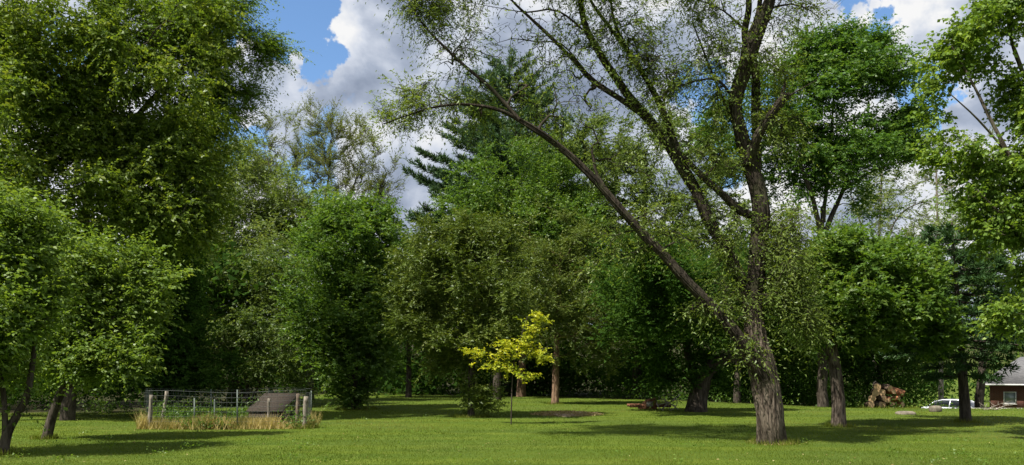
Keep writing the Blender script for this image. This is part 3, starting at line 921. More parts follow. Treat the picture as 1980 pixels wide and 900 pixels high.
make_tree('bright_broadleaf_tree', 'bright green broadleaf tree growing in front of the tall pine', gb(960, 47), [tk(960, 47, 360, 0.25, 20)], 47,
          [(915, 400, 55, 65, 70), (985, 375, 80, 70, 90), (1050, 380, 75, 90, 90), (1105, 350, 55, 60, 44), (1000, 440, 120, 55, 90), (1110, 440, 60, 80, 50)],
          SP_BUSH, M['bush_leaf'], M['bark_dark'], 39, tip_r=0.01)
make_tree('spreading_green_tree', 'broad mid green tree filling the space beneath the long bare limb', gb(1230, 50), [tk(1230, 50, 330, 0.3, 20), [(1235, 560, 0, 0.15), (1310, 440, 0, 0.1), (1350, 360, 0, 0.04)]], 50,
          [(1170, 330, 85, 80, 90), (1250, 290, 90, 60, 80), (1325, 370, 100, 110, 120), (1200, 440, 110, 90, 110), (1300, 510, 120, 95, 120), (1400, 470, 80, 130, 110), (1390, 310, 55, 60, 40), (1120, 300, 40, 50, 26), (1170, 540, 90, 80, 60)],
          dict(SP_PALE, leaf=0.17, twig=0.65), M['grey_leaf'], M['bark_dark'], 40, tip_r=0.01)
make_tree('tall_elm_tree', 'tall layered dark green elm standing against cloud behind the leaning tree', gb(1590, 38), [tk(1590, 38, 400, 0.25, 0, 5), [(1590, 470, 0, 0.14), (1570, 380, -0.4, 0.1), (1540, 300, -0.6, 0.06), (1520, 220, -0.6, 0.03)], [(1590, 460, 0, 0.14), (1625, 380, 0.3, 0.1), (1650, 320, 0.5, 0.07), (1690, 240, 0.6, 0.03)],
          [(1592, 430, 0, 0.10), (1600, 330, 0.3, 0.08), (1610, 220, 0.3, 0.05), (1615, 120, 0.3, 0.02)], [(1630, 370, 0.3, 0.06), (1690, 330, 0.2, 0.045), (1760, 310, 0.1, 0.02)]], 38,
          [(1610, 130, 75, 55, 60), (1560, 165, 60, 48, 40), (1690, 150, 66, 62, 60), (1560, 255, 88, 52, 60), (1680, 275, 90, 46, 70), (1440, 240, 70, 45, 44), (1735, 230, 45, 45, 30), (1620, 300, 90, 50, 56), (1650, 90, 50, 30, 26), (1682, 72, 16, 30, 9), (1570, 88, 22, 26, 9), (1628, 70, 18, 22, 7), (1728, 150, 26, 36, 12), (1772, 215, 22, 20, 8), (1530, 110, 26, 26, 9), (1415, 215, 26, 24, 9), (1480, 180, 45, 60, 26), (1745, 290, 35, 35, 18), (1530, 370, 65, 60, 40, 0.9), (1660, 370, 60, 45, 22, 0.7)],
          SP_ELM, M['elm_leaf'], M['bark_dark'], 41, tip_r=0.008, min_z=6, lump=0.8)
b15 = gpt(1622, 826)
make_tree('thick_trunked_tree', 'mid-sized green tree on a stout grey trunk beyond the leaning one', b15, [[(1624, 826, 0, 0.20), (1620, 770, 0, 0.18), (1613, 710, 0, 0.165), (1604, 660, 0, 0.16), (1598, 620, 0, 0.14), (1590, 550, 0.1, 0.09), (1584, 480, 0.2, 0.05)],
          [(1608, 680, 0, 0.09), (1628, 640, -0.2, 0.08), (1665, 620, -0.3, 0.06), (1720, 600, -0.5, 0.035)], [(1602, 640, 0, 0.08), (1640, 560, 0.1, 0.06), (1690, 500, 0.2, 0.03)]], b15[1],
          [(1680, 560, 110, 75, 120), (1765, 580, 62, 75, 80), (1590, 570, 62, 60, 60), (1720, 630, 100, 40, 70), (1650, 490, 85, 45, 60), (1800, 630, 36, 45, 30), (1560, 620, 40, 40, 24), (1750, 520, 50, 40, 30)],
          SP_BUSH | dict(leaf=0.135, twig=0.45), M['bush_leaf'], M['bark'], 42, tip_r=0.006, amp=0.03, sides=48, flare=0.4, min_z=2.6)
make_tree('thin_grey_tree', 'thin sparse tree with pale grey stems beside the tall elm', gb(1690, 52), [tk(1690, 52, 330, 0.16, 15, 5), [(1692, 560, 0, 0.09), (1730, 430, 0, 0.06), (1790, 390, 0, 0.03), (1840, 400, 0, 0.015)], [(1692, 520, 0, 0.08), (1660, 420, 0, 0.05), (1640, 360, 0, 0.02)]], 52,
          [(1710, 350, 80, 70, 44, 0.6), (1650, 420, 70, 70, 40, 0.6), (1750, 440, 70, 80, 50, 0.8), (1690, 500, 90, 50, 40, 0.8)],
          SP_PALE | dict(leaf=0.15), M['pale_leaf'], M['bark_pale'], 43, tip_r=0.009, lump=0.2, twigs=0.005)
make_tree('hazy_twiggy_tree', 'pale twiggy olive tree low against the cloud near the bright maple', gb(1820, 56), [tk(1820, 56, 320, 0.18, -10, 5)], 56,
          [(1810, 330, 60, 60, 44, 0.8), (1850, 400, 70, 90, 60, 0.9), (1790, 450, 60, 90, 50, 0.9), (1890, 340, 60, 70, 36, 0.8), (1850, 520, 90, 60, 40, 1.0)],
          SP_BUD | dict(twigs=6, leaf=0.16), M['bud_leaf'], M['bark_pale'], 44, tip_r=0.009, lump=0.2, twigs=0.005)
make_tree('bright_maple_tree', 'yellow-green maple with clustered new leaves reaching in at the frame edge', gb(2110, 18.5), [tk(2110, 18.5, 60, 0.22, -30, 6), [(2105, 560, 0, 0.1), (2020, 420, -0.2, 0.07), (1940, 280, -0.3, 0.045), (1880, 160, -0.3, 0.02), (1840, 90, -0.3, 0.01)],
          [(2100, 400, 0, 0.09), (2010, 220, 0.2, 0.06), (1960, 90, 0.2, 0.035), (1945, 0, 0.2, 0.015)], [(2105, 620, 0, 0.07), (2020, 500, -0.4, 0.05), (1950, 430, -0.5, 0.03), (1880, 360, -0.5, 0.012)], [(1950, 300, -0.3, 0.03), (1890, 230, -0.5, 0.02), (1835, 180, -0.6, 0.009)]], 18.5,
          [(1915, 130, 95, 115, 110, 0.9), (1850, 120, 48, 80, 34, 0.8), (1890, 260, 75, 65, 60, 1), (1935, 210, 60, 70, 60, 1), (1955, 300, 62, 120, 90, 1.2), (1945, 450, 56, 85, 70, 1.2), (1955, 40, 70, 70, 60, 0.8), (1965, 580, 45, 50, 36, 1.2), (1880, 390, 40, 30, 12, 1), (2060, 250, 90, 250, 110, 1.2), (1945, 540, 30, 22, 8, 1)],
          SP_LIME, M['lime_leaf'], M['bark_moss'], 45, tip_r=0.0045, min_z=2.5, twigs=0.003, lump=0.3, down_cost=0.5, wander=0.08)
make_tree('forked_drive_tree', 'forked dark trunk with thin yellow-green crown beside the brick house', gb(1893, 46), [[(1893, 800, 0, 0.26), (1896, 740, 0, 0.22), (1902, 680, 0, 0.2), (1905, 640, 0, 0.17), (1900, 560, 0, 0.12), (1895, 460, 0, 0.05)], [(1903, 665, 0, 0.14), (1925, 610, 0, 0.12), (1945, 560, 0, 0.09), (1960, 480, 0, 0.04)], [(1905, 690, 0, 0.09), (1935, 672, 0, 0.07), (1985, 668, 0, 0.05)]], 46,
          [(1895, 470, 60, 80, 60, 0.8), (1955, 490, 55, 75, 56, 0.8), (1880, 390, 45, 60, 30, 0.8), (1965, 640, 40, 32, 26, 1), (1850, 560, 40, 60, 30, 1.0), (1950, 570, 40, 40, 20, 0.7)],
          SP_PALE | dict(leaf=0.16), M['lime_leaf'], M['bark_dark'], 46, tip_r=0.009, min_z=3)
b20 = gpt(1345, 798)
make_tree('shaded_hooked_tree', 'black shaded tree with trunk hooking over beside the scrap heap', b20, [[(1345, 798, 0, 0.42), (1350, 765, 0, 0.36), (1362, 730, 0, 0.33), (1385, 702, 0, 0.28), (1415, 688, 0, 0.2), (1450, 665, 0, 0.12)], [(1350, 760, 0, 0.22), (1335, 700, 0.3, 0.17), (1320, 620, 0.5, 0.12), (1310, 520, 0.8, 0.05)]], b20[1],
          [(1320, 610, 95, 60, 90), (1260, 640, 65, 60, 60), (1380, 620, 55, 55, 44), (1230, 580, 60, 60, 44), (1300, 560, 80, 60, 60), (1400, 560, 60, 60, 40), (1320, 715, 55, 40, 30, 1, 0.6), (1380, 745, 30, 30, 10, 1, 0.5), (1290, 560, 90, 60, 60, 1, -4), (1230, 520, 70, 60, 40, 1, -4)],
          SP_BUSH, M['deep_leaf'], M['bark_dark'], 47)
for (px, Y, r, lab, top) in ((1008, 52, 0.30, 'short broad trunk standing in shade behind the yellow sapling', 560), (1425, 42, 0.20, 'dark straight tree trunk deep in shade close by the leaning tree', 540)):
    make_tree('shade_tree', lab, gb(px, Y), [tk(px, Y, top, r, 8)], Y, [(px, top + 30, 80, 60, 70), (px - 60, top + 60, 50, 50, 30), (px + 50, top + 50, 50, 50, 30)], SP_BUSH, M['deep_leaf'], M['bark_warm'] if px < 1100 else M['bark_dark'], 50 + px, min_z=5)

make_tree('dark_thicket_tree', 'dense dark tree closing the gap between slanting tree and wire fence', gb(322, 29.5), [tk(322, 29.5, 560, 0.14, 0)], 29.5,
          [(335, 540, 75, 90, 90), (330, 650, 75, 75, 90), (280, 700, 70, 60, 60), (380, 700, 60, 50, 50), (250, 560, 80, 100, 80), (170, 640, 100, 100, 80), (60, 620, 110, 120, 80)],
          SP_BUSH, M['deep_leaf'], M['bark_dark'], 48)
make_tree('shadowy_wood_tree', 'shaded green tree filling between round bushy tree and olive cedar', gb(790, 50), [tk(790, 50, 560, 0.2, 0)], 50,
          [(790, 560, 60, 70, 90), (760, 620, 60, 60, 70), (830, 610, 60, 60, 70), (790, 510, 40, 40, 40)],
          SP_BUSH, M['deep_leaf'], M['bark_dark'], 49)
make_tree('leafy_backing_tree', 'broad-leaved green tree in half shade above the woodpile', gb(1700, 43), [tk(1700, 43, 580, 0.2, 0)], 43,
          [(1690, 650, 90, 60, 100), (1640, 600, 80, 70, 80), (1650, 590, 80, 60, 70, 1, -6), (1700, 610, 70, 50, 60, 1, -5), (1590, 590, 60, 60, 40, 1, -6), (1760, 650, 70, 60, 70), (1540, 640, 70, 70, 80), (1700, 700, 70, 35, 50), (1480, 620, 60, 80, 60)],
          SP_BUSH, M['bush_leaf'], M['bark_dark'], 51)

# ------------------------------------------------------------------ conifers
def make_pine(name, label, base, top_z, Y, r, whorls, mat, bark, seed, blen, needle, rise=0.35, droop=0.1, z0=2.0, tuft=16, dens=1.0, lean=0.0):
    global N_LEAVES
    rng = np.random.default_rng(seed)
    root = empty(name, base, label, 'tree')
    H = top_z - base[2]
    zs = np.linspace(0, 1, 30)
    path = np.stack([base[0] + lean * zs, base[1] + 0 * zs, base[2] - 0.1 + zs * (H + 0.1), r * (1 - 0.93 * zs) + 0.01], 1)
    v, f = bark_tube(smooth_path(path, 0.25), 16, 0.012, seed, 0.2)
    obj('trunk', mesh_np('trunk', v - base, f, bark, True), root)
    vs, fs, n = [], [], 0
    C, D = [], []
    mb = MB()
    for k in range(whorls):
        fz = (z0 / H) + (1 - z0 / H) * ((k + rng.uniform(-0.3, 0.3)) / whorls)
        fz = np.clip(fz, 0.02, 0.985)
        nb = rng.integers(4, 7)
        a0 = rng.uniform(0, 6.28)
        for j in range(nb):
            a = a0 + j * 2 * math.pi / nb + rng.normal(0, 0.25)
            L = blen(fz) * rng.uniform(0.6, 1.15)
            o = np.array([base[0] + lean * fz, base[1], base[2] + fz * H])
            h = np.array([math.cos(a), math.sin(a), 0])
            ts = np.linspace(0, 1, 7)
            pts = o + h * (L * ts)[:, None]
            pts[:, 2] += L * (rise * ts ** 1.6 * (0.4 + 1.0 * fz) - droop * ts) + rng.normal(0, 0.03, 7) * ts
            mb.tube(pts, np.linspace(0.012 + 0.009 * L, 0.005, 7), 4, False)
            ns = int(max(4, L * 5.0 * dens))
            for q in range(ns):
                tt = rng.uniform(0.22, 1.0)
                i = min(5, int(tt * 6)); fr = tt * 6 - i
                p0 = pts[i] * (1 - fr) + pts[i + 1] * fr
                bd = unit(pts[i + 1] - pts[i])
                sd = np.array([-h[1], h[0], 0]) * rng.choice([-1, 1])
                sl = (0.22 + 0.35 * (1 - tt)) * L * 0.5 * rng.uniform(0.5, 1.1)
                d = unit(bd * 0.8 + sd * rng.uniform(0.3, 1.0) + np.array([0, 0, 0.25 + 0.2 * fz]))
                m = max(2, int(sl / 0.13))
                x = p0 + d * (np.linspace(0.15, 1, m) * sl)[:, None]
                C.append(x); D.append(np.repeat(d[None], m, 0))
            C.append(pts[-1:]); D.append(unit(pts[-1:] - pts[-2:-1]))
    C = np.concatenate(C); D = np.concatenate(D)
    idx = np.repeat(np.arange(len(C)), tuft)
    m = len(idx)
    ax = unit(D[idx] * 0.75 + unit(rng.normal(0, 1, (m, 3))) * 0.8 + np.array([0, 0, 0.15]))
    ln = needle * rng.uniform(0.7, 1.3, m)
    tint = np.clip(0.45 + 0.2 * rng.normal(0, 1, len(C))[idx] + 0.12 * rng.normal(0, 1, m), 0, 1)
    lv, lf = leaf_quads(C[idx] + rng.normal(0, 0.04, (m, 3)), ax, rng.normal(0, 1, (m, 3)), ln, ln * 0.22, 0.1)
    N_LEAVES += m
    tag(obj('crown', mesh_np('crown', lv - base, lf, mat, False, {'tint': ('FACE', tint)}), root), kind='stuff')
    v = np.concatenate(mb.v) - base
    tag(obj('branchwork', mesh_np('branchwork', v, [np.array(x) for x in mb.f.values()], bark, True), root), kind='stuff')
    return root


pb = gb(985, 55)
make_pine('tall_pine_tree', 'tall blue-green pine with tiered upswept branches rising above the wood', pb, P(990, 118, 55)[2], 55, 0.35, 34, M['needle'], M['bark_dark'], 61,
          lambda f: 11.0 * (1 - f) ** 0.75 * min(1, 0.45 + f * 1.2) + 0.8, 0.32, rise=0.36, droop=0.10, z0=9.0, tuft=7, dens=1.25)
pr = gpt(1868, 818)
make_pine('slender_pine_tree', 'slender young pine with bare dark lower trunk and soft drooping branches', pr, P(1840, 430, pr[1])[2], pr[1], 0.17, 17, M['soft_needle'], M['bark_dark'], 62,
          lambda f: (3.0 * (1 - f) ** 0.5 + 0.3) * (0.5 if f < 0.36 else 1.0), 0.19, rise=0.15, droop=0.22, z0=1.5, tuft=11, dens=1.9, lean=-0.45)
N1 = N_LEAVES

# ------------------------------------------------------------------ yellow sapling
sb = gpt(988, 822)
SY = sb[1]
make_tree('golden_sapling', 'slim sapling with bright golden yellow leaves standing alone on the lawn', sb, [[(987, 822, 0, 0.022), (989, 780, 0, 0.020), (991, 730, 0, 0.018), (996, 690, 0, 0.014), (1008, 650, 0, 0.010), (1020, 612, 0, 0.006)]], SY,
          [(1028, 615, 22, 9, 6), (1050, 618, 14, 5, 3), (1020, 638, 26, 8, 6), (990, 668, 34, 8, 9), (965, 682, 34, 8, 8), (1005, 668, 40, 10, 9), (905, 676, 14, 4, 3), (930, 680, 20, 5, 4), (1045, 690, 22, 10, 8), (1060, 695, 14, 8, 5), (960, 710, 26, 6, 6), (985, 718, 16, 6, 4), (1025, 726, 28, 6, 7), (1040, 672, 18, 7, 3)],
          dict(leaf=0.095, wide=0.5, twig=0.26, twigs=4.6, leaves=7, quad=True, droop=0.05, up=0.15, flat=0.5, along=0.8, spread=0.6, hang=0.1, inner=0.15), M['gold_leaf'], M['bark_dark'], 71, tip_r=0.003, amp=0.001, sides=8, flare=0, up=-0.05, min_z=1.6, lump=0, cat='sapling', twigs=0.002)

# ------------------------------------------------------------------ undergrowth and the wood behind
def foliage_mass(name, label, cat, lobes, leaf, mat, seed, cat_kind='stuff', wide=0.6):
    """One mass of leafage: lobes are (x, y, z, rx, ry, rz, n)."""
    global N_LEAVES
    rng = np.random.default_rng(seed)
    V = []
    for (x, y, z, rx, ry, rz, n) in lobes:
        nt = max(1, n // 14)
        u = unit(rng.normal(0, 1, (nt, 3))) * (rng.uniform(0, 1, nt) ** 0.45)[:, None]
        c = np.array([x, y, z]) + u * np.array([rx, ry, rz])
        nz = fbm(c * 0.7, seed, 2)
        c = c[nz > 0.42]
        V.append(np.repeat(c, 14, 0) + rng.normal(0, 1, (len(c) * 14, 3)) * leaf * np.array([1.9, 1.9, 1.1]))
    c = np.concatenate(V)
    g = ground_h(c[:, 0], c[:, 1])
    c = c[c[:, 2] > g + 0.05]
    m = len(c)
    ax = rng.normal(0, 1, (m, 3)); ax[:, 2] -= 0.3
    nr = rng.normal(0, 0.6, (m, 3)) + np.array([0, 0, 0.9])
    ln = leaf * rng.uniform(0.6, 1.3, m)
    tint = np.clip(fbm(c * 0.5, seed + 2, 2) * 1.1 - 0.1 + 0.16 * rng.normal(0, 1, m), 0, 1)
    lv, lf = leaf_quads(c, ax, nr, ln, ln * wide)
    N_LEAVES += m
    o = obj(name, mesh_np(name, lv, lf, mat, False, {'tint': ('FACE', tint)}))
    return tag(o, label, cat, kind=cat_kind)


rng = np.random.default_rng(5)
lobes = []
# back wall of the wood: crowns and understorey between 58 and 100 m
for y in (62, 74, 90):
    for x in np.arange(-85, 66, 4.6):
        xx, yy = x + rng.normal(0, 1.5), y + rng.normal(0, 2.5)
        if xx > 26 and yy < 82: continue
        px = CX + xx / yy * F
        lim = np.interp(px, [0, 380, 700, 740, 780, 830, 1000, 1400, 1500, 1640, 1700, 1860, 1980], [330, 360, 440, 500, 500, 430, 400, 400, 440, 520, 560, 500, 520])
        zt = EYE + (HZ - lim - rng.uniform(0, 60)) / F * yy
        gz = float(ground_h(xx, yy))
        lobes.append((xx, yy, (zt + gz) / 2 + 1.0, 3.6, 3.0, (zt - gz) / 2 - 0.8, 1500))
        lobes.append((xx + rng.normal(0, 2), yy - 4, gz + 1.6, 3.2, 2.2, 2.6, 900))
for x in np.arange(-30, 26, 3.4):
    for dy in (-3.0, 3.0, 7.5):
        if dy < 0 and not -9 < x < 13: continue
        xx = x + rng.normal(0, 0.8); e = float(wood_edge_y(xx)); yy = min(e, 58) + dy + rng.normal(0, 0.8)
        px = CX + xx / yy * F
        if px > 1830: continue
        top = np.interp(px, [0, 330, 740, 780, 830, 1000, 1400, 1500, 1640, 1860], [420, 440, 520, 560, 500, 450, 470, 500, 560, 600])
        zt = EYE + (HZ - top) / F * yy; zb = 3.2 + rng.uniform(0, 1.2)
        if zt < zb + 1.5: zt = zb + 1.5
        lobes.append((xx, yy, (zt + zb) / 2, 2.6, 2.4, (zt - zb) / 2, 1200))
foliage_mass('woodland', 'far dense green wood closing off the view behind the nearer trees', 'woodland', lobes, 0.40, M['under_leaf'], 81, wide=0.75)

lobes = []
for (x0, x1, y0, y1, h, n, k) in ((-34, -13, 33, 46, 2.8, 1000, 40), (-17, -3, 58, 64, 2.4, 1200, 24), (-3, 9, 52, 60, 2.4, 1200, 24), (8, 20, 41, 52, 2.6, 1200, 30), (19, 24, 46, 60, 2.0, 900, 6)):
    for i in range(k):
        x = rng.uniform(x0, x1)
        y = max(rng.uniform(y0, y1), float(wood_edge_y(x)) + 1.5)
        hh = h * rng.uniform(0.5, 1.3)
        lobes.append((x, y, float(ground_h(x, y)) + hh * 0.75, rng.uniform(1.2, 2.4), rng.uniform(1, 2), hh, int(n * rng.uniform(0.6, 1.2))))
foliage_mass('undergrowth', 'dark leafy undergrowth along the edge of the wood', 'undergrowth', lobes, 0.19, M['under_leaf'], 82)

lobes = []
for i in range(90):
    x = rng.uniform(-18, 22)
    y = float(wood_edge_y(x)) + rng.uniform(-0.6, 1.0)
    hh = rng.uniform(0.15, 0.42)
    lobes.append((x, y, float(ground_h(x, y)) + hh * 0.6, rng.uniform(0.3, 0.9), 0.4, hh, int(rng.uniform(40, 150))))
foliage_mass('edge_weeds', 'low bright weeds fringing the far edge of the lawn', 'weeds', lobes, 0.13, M['bush_leaf'], 83)

# ------------------------------------------------------------------ materials of the made things
M['post_wood'] = wood_mat('post_wood', (0.10, 0.085, 0.066), (0.26, 0.23, 0.185))
M['old_post'] = wood_mat('old_post', (0.07, 0.05, 0.035), (0.20, 0.16, 0.12))
M['plank'] = wood_mat('plank', (0.016, 0.012, 0.009), (0.060, 0.048, 0.036))
M['wire'] = plain_mat('wire', (0.07, 0.08, 0.075), 0.55, 0.3, 0.2)
M['green_steel'] = plain_mat('green_steel', (0.08, 0.10, 0.085), 0.6, 0.4, 0.3)
M['rust'] = plain_mat('rust', (0.13, 0.060, 0.032), 0.9, 0.15, var=0.5, scale=9, b=0.4)
M['old_iron'] = plain_mat('old_iron', (0.30, 0.27, 0.24), 0.7, 0.3, 0.2, var=0.4, scale=9)
M['mulch'] = plain_mat('mulch', (0.30, 0.225, 0.15), 0.95, 0.1, var=0.6, scale=14, b=0.9)
M['stone'] = plain_mat('stone', (0.15, 0.13, 0.10), 0.9, 0.2, var=0.35, scale=6, b=0.6)
M['log_bark'] = bark_mat('log_bark', (0.06, 0.040, 0.028), (0.20, 0.14, 0.10), 1.4)
M['split_wood'] = wood_mat('split_wood', (0.20, 0.075, 0.035), (0.42, 0.19, 0.10))
M['cut_wood'] = plain_mat('cut_wood', (0.36, 0.24, 0.13), 0.85, 0.2, var=0.25, scale=12)
M['concrete'] = plain_mat('concrete', (0.48, 0.45, 0.41), 0.9, 0.2, var=0.12, scale=3, b=0.2)
M['white_trim'] = plain_mat('white_trim', (0.50, 0.50, 0.49), 0.5, 0.4, var=0.06)
M['car_paint'] = plain_mat('car_paint', (0.66, 0.69, 0.74), 0.22, 0.6, 0.15, var=0.02)
M['car_glass'] = plain_mat('car_glass', (0.012, 0.014, 0.018), 0.06, 0.7, var=0.05)
M['tyre'] = plain_mat('tyre', (0.018, 0.018, 0.018), 0.85, 0.2, var=0.1)
M['alloy'] = plain_mat('alloy', (0.45, 0.46, 0.47), 0.35, 0.5, 0.8, var=0.05)
M['lamp_glass'] = plain_mat('lamp_glass', (0.75, 0.76, 0.78), 0.12, 0.7, var=0.05)
M['dead_wood'] = bark_mat('dead_wood', (0.16, 0.13, 0.10), (0.36, 0.32, 0.27), 2.0)
M['pane'] = plain_mat('pane', (0.16, 0.19, 0.19), 0.08, 0.7, var=0.2)
M['dry_leaf'] = leaf_mat('dry_leaf', [(0.16, 0.11, 0.05), (0.24, 0.18, 0.08), (0.34, 0.27, 0.13), (0.42, 0.36, 0.18)], trans=0.2, gloss=0)
m, t = new_mat('brickwork')
co = t.n('ShaderNodeTexCoord').outputs['Object']
sx = t.n('ShaderNodeSeparateXYZ'); t.val(sx.inputs[0], co)
cb = t.n('ShaderNodeCombineXYZ'); t.val(cb.inputs[0], t.math('ADD', sx.outputs[0], sx.outputs[1])); t.val(cb.inputs[1], sx.outputs[2])
br = t.n('ShaderNodeTexBrick')
t.val(br.inputs['Vector'], cb.outputs[0])
br.inputs['Color1'].default_value = (0.13, 0.040, 0.028, 1); br.inputs['Color2'].default_value = (0.095, 0.030, 0.022, 1); br.inputs['Mortar'].default_value = (0.16, 0.13, 0.11, 1)
br.inputs['Scale'].default_value = 1.0; br.inputs['Brick Width'].default_value = 0.22; br.inputs['Row Height'].default_value = 0.075; br.inputs['Mortar Size'].default_value = 0.008
finish(t, principled(t, br.outputs['Color'], 0.9, 0.15))
M['brickwork'] = m
m, t = new_mat('shingles')
co = t.n('ShaderNodeTexCoord').outputs['Object']
n1 = t.noise(t.vmath('MULTIPLY', co, (3.0, 9.0, 9.0)), 1.4, 4, 0.6)
finish(t, principled(t, t.mix(t.smooth(n1, 0.35, 0.65), (0.085, 0.085, 0.09, 1), (0.14, 0.138, 0.142, 1)), 0.95, 0.15))
M['shingles'] = m

# ------------------------------------------------------------------ wire-fenced garden bed
FX0, FX1, FY0, FY1 = -10.40, -5.90, 23.0, 26.5
BX0, BX1 = -12.0, -6.62                      # the rear corners stand farther to the left
fence = empty('garden_fence', ((FX0 + FX1) / 2, FY0, 0), 'wire mesh garden fence on weathered wooden posts round an overgrown bed', 'fence')
FO = np.array(fence.location)


def post(px0, py_top, px1, Y, r, mat, seed, name='post'):
    """Rough round post; top and foot by pixel column at depth Y."""
    rr = np.random.default_rng(seed)
    top = P(px0, py_top, Y); bot = P(px1, 720, Y); bot[2] = float(ground_h(bot[0], Y)) - 0.15
    tt = np.linspace(0, 1, 9)[:, None]
    pts = bot + (top - bot) * tt + np.concatenate([rr.normal(0, 0.006, (9, 2)), np.zeros((9, 1))], 1)
    k = 9
    mb = MB(); mb.tube(pts - FO, r * (1 + rr.normal(0, 0.06, 9)) * np.linspace(1.05, 0.92, 9), k)
    v = mb.v[0]; v += rr.normal(0, r * 0.06, v.shape)
    return mb.build(name, mat, fence)


post(293, 764, 288, FY0, 0.058, M['post_wood'], 1)
post(323, 757, 311, 24.2, 0.052, M['post_wood'], 2)
post(520, 771, 519, 23.4, 0.045, M['post_wood'], 3)
post(577, 762, 573, 23.6, 0.058, M['old_post'], 4)
post(592, 767, 588, FY0, 0.072, M['post_wood'], 5)
for px, py, Y in ((459, 754, FY0), (376, 770, 23.3), (408, 753, FY1), (520, 753, FY1), (285, 752, FY1), (602, 756, FY1), (415, 772, FY0 + 0.1)):
    top = P(px, py, Y)
    mb = MB(); mb.box((top[0] - 0.016, Y - 0.016, -0.1), (top[0] + 0.016, Y + 0.016, top[2])).add(np.zeros((0, 3)), [])
    o = mb.build('stake', M['green_steel'], fence); o.data.transform(__import__('mathutils').Matrix.Translation(-Vector(FO)))


def wire_panel(a, b, h, seed):
    rr = np.random.default_rng(seed)
    a = np.array([*a, float(ground_h(*a))]); b = np.array([*b, float(ground_h(*b))])
    L = np.linalg.norm(b - a)
    mb = MB()
    nrm = unit(np.cross(b - a, [0, 0, 1.0]))

    def at(s, z):
        sag = 0.05 * math.sin(s * 9 + seed) + 0.03 * math.sin(s * 23 + 2 * seed)
        return a + (b - a) * s + nrm * sag * (0.5 + z) + np.array([0, 0, z * (1 + 0.035 * math.sin(s * 7 + seed))]) - FO
    nv = int(L / 0.15)
    for i in range(nv + 1):
        s = (i + rr.normal(0, 0.08)) / nv; s = min(max(s, 0), 1)
        mb.tube([at(s, z) for z in np.linspace(0.02, h, 5)], 0.0030, 3, False)
    for z in np.linspace(0.06, h, 8):
        mb.tube([at(s, z) for s in np.linspace(0, 1, 14)], 0.0030 if z < h - 0.01 else 0.0045, 3, False)
    return mb.build('wire_mesh', M['wire'], fence)


wire_panel((FX0, FY0 - 0.07), (FX1, FY0 - 0.07), 1.06, 1)
wire_panel((BX0, FY1), (BX1, FY1), 1.06, 2)
wire_panel((FX0, FY0), (BX0, FY1), 1.06, 3)
wire_panel((FX1, FY0), (BX1, FY1), 0.95, 4)

# low lidded frame of old boards inside the bed
hut = empty('cold_frame', (-7.42, 25.0, 0), 'low box with a sloping lid of dark weathered boards inside the fence', 'cold frame')
hut.rotation_euler = (0, 0, math.radians(-10)); hut.scale = (0.86, 0.9, 0.92)
slope = math.atan2(0.55, 1.30)
for i in range(9):
    s = i * 0.158
    mb = MB(); dy = 0.15
    mb.box((-0.72 + 0.012 * math.sin(i * 5), 0, -0.011), (0.66 + 0.015 * math.sin(i * 3 + 1), dy, 0.011))
    o = mb.build('plank', M['plank'], hut)
    o.location = (0, -0.62 + s * math.cos(slope), 0.44 + s * math.sin(slope) + 0.004 * (i % 3))
    o.rotation_euler = (slope, 0, 0.006 * math.sin(i * 7))
for (x, y, hh) in ((-0.62, -0.52, 0.44), (0.56, -0.52, 0.44), (-0.62, 0.60, 0.92), (0.56, 0.60, 0.92)):
    MB().box((x - 0.04, y - 0.04, -0.1), (x + 0.04, y + 0.04, hh)).build('leg', M['old_post'], hut)
MB().box((-0.64, -0.575, 0.05), (0.58, -0.562, 0.43)).build('front_panel', M['plank'], hut)
MB().box((0.603, -0.5, 0.05), (0.618, 0.56, 0.43)).build('side_panel', M['plank'], hut)

# dry grass along the foot of the fence, and weeds in the bed
def blades(n, xy, h, wd, mat, name, label, cat, seed, tint=None, lean=0.45, kind='stuff'):
    rr = np.random.default_rng(seed)
    x, y = xy[:, 0], xy[:, 1]
    c = np.stack([x, y, ground_h(x, y) - 0.01], 1)
    a = rr.uniform(0, 2 * math.pi, n)
    s = np.stack([np.cos(a), np.sin(a), np.zeros(n)], 1)
    b = rr.uniform(0, 2 * math.pi, n)
    ln = np.stack([np.cos(b), np.sin(b), np.zeros(n)], 1) * (rr.uniform(0, lean, n) * h)[:, None]
    tip = c + ln + np.stack([np.zeros(n), np.zeros(n), h], 1)
    v = np.stack([c - s * wd[:, None] / 2, c + s * wd[:, None] / 2, tip], 1).reshape(-1, 3)
    f = np.arange(n * 3, dtype=np.int32).reshape(n, 3)
    ti = tint if tint is not None else np.clip(rr.normal(0.45, 0.22, n), 0, 1)
    return tag(obj(name, mesh_np(name, v, f, mat, False, {'tint': ('FACE', ti)})), label, cat, kind=kind)


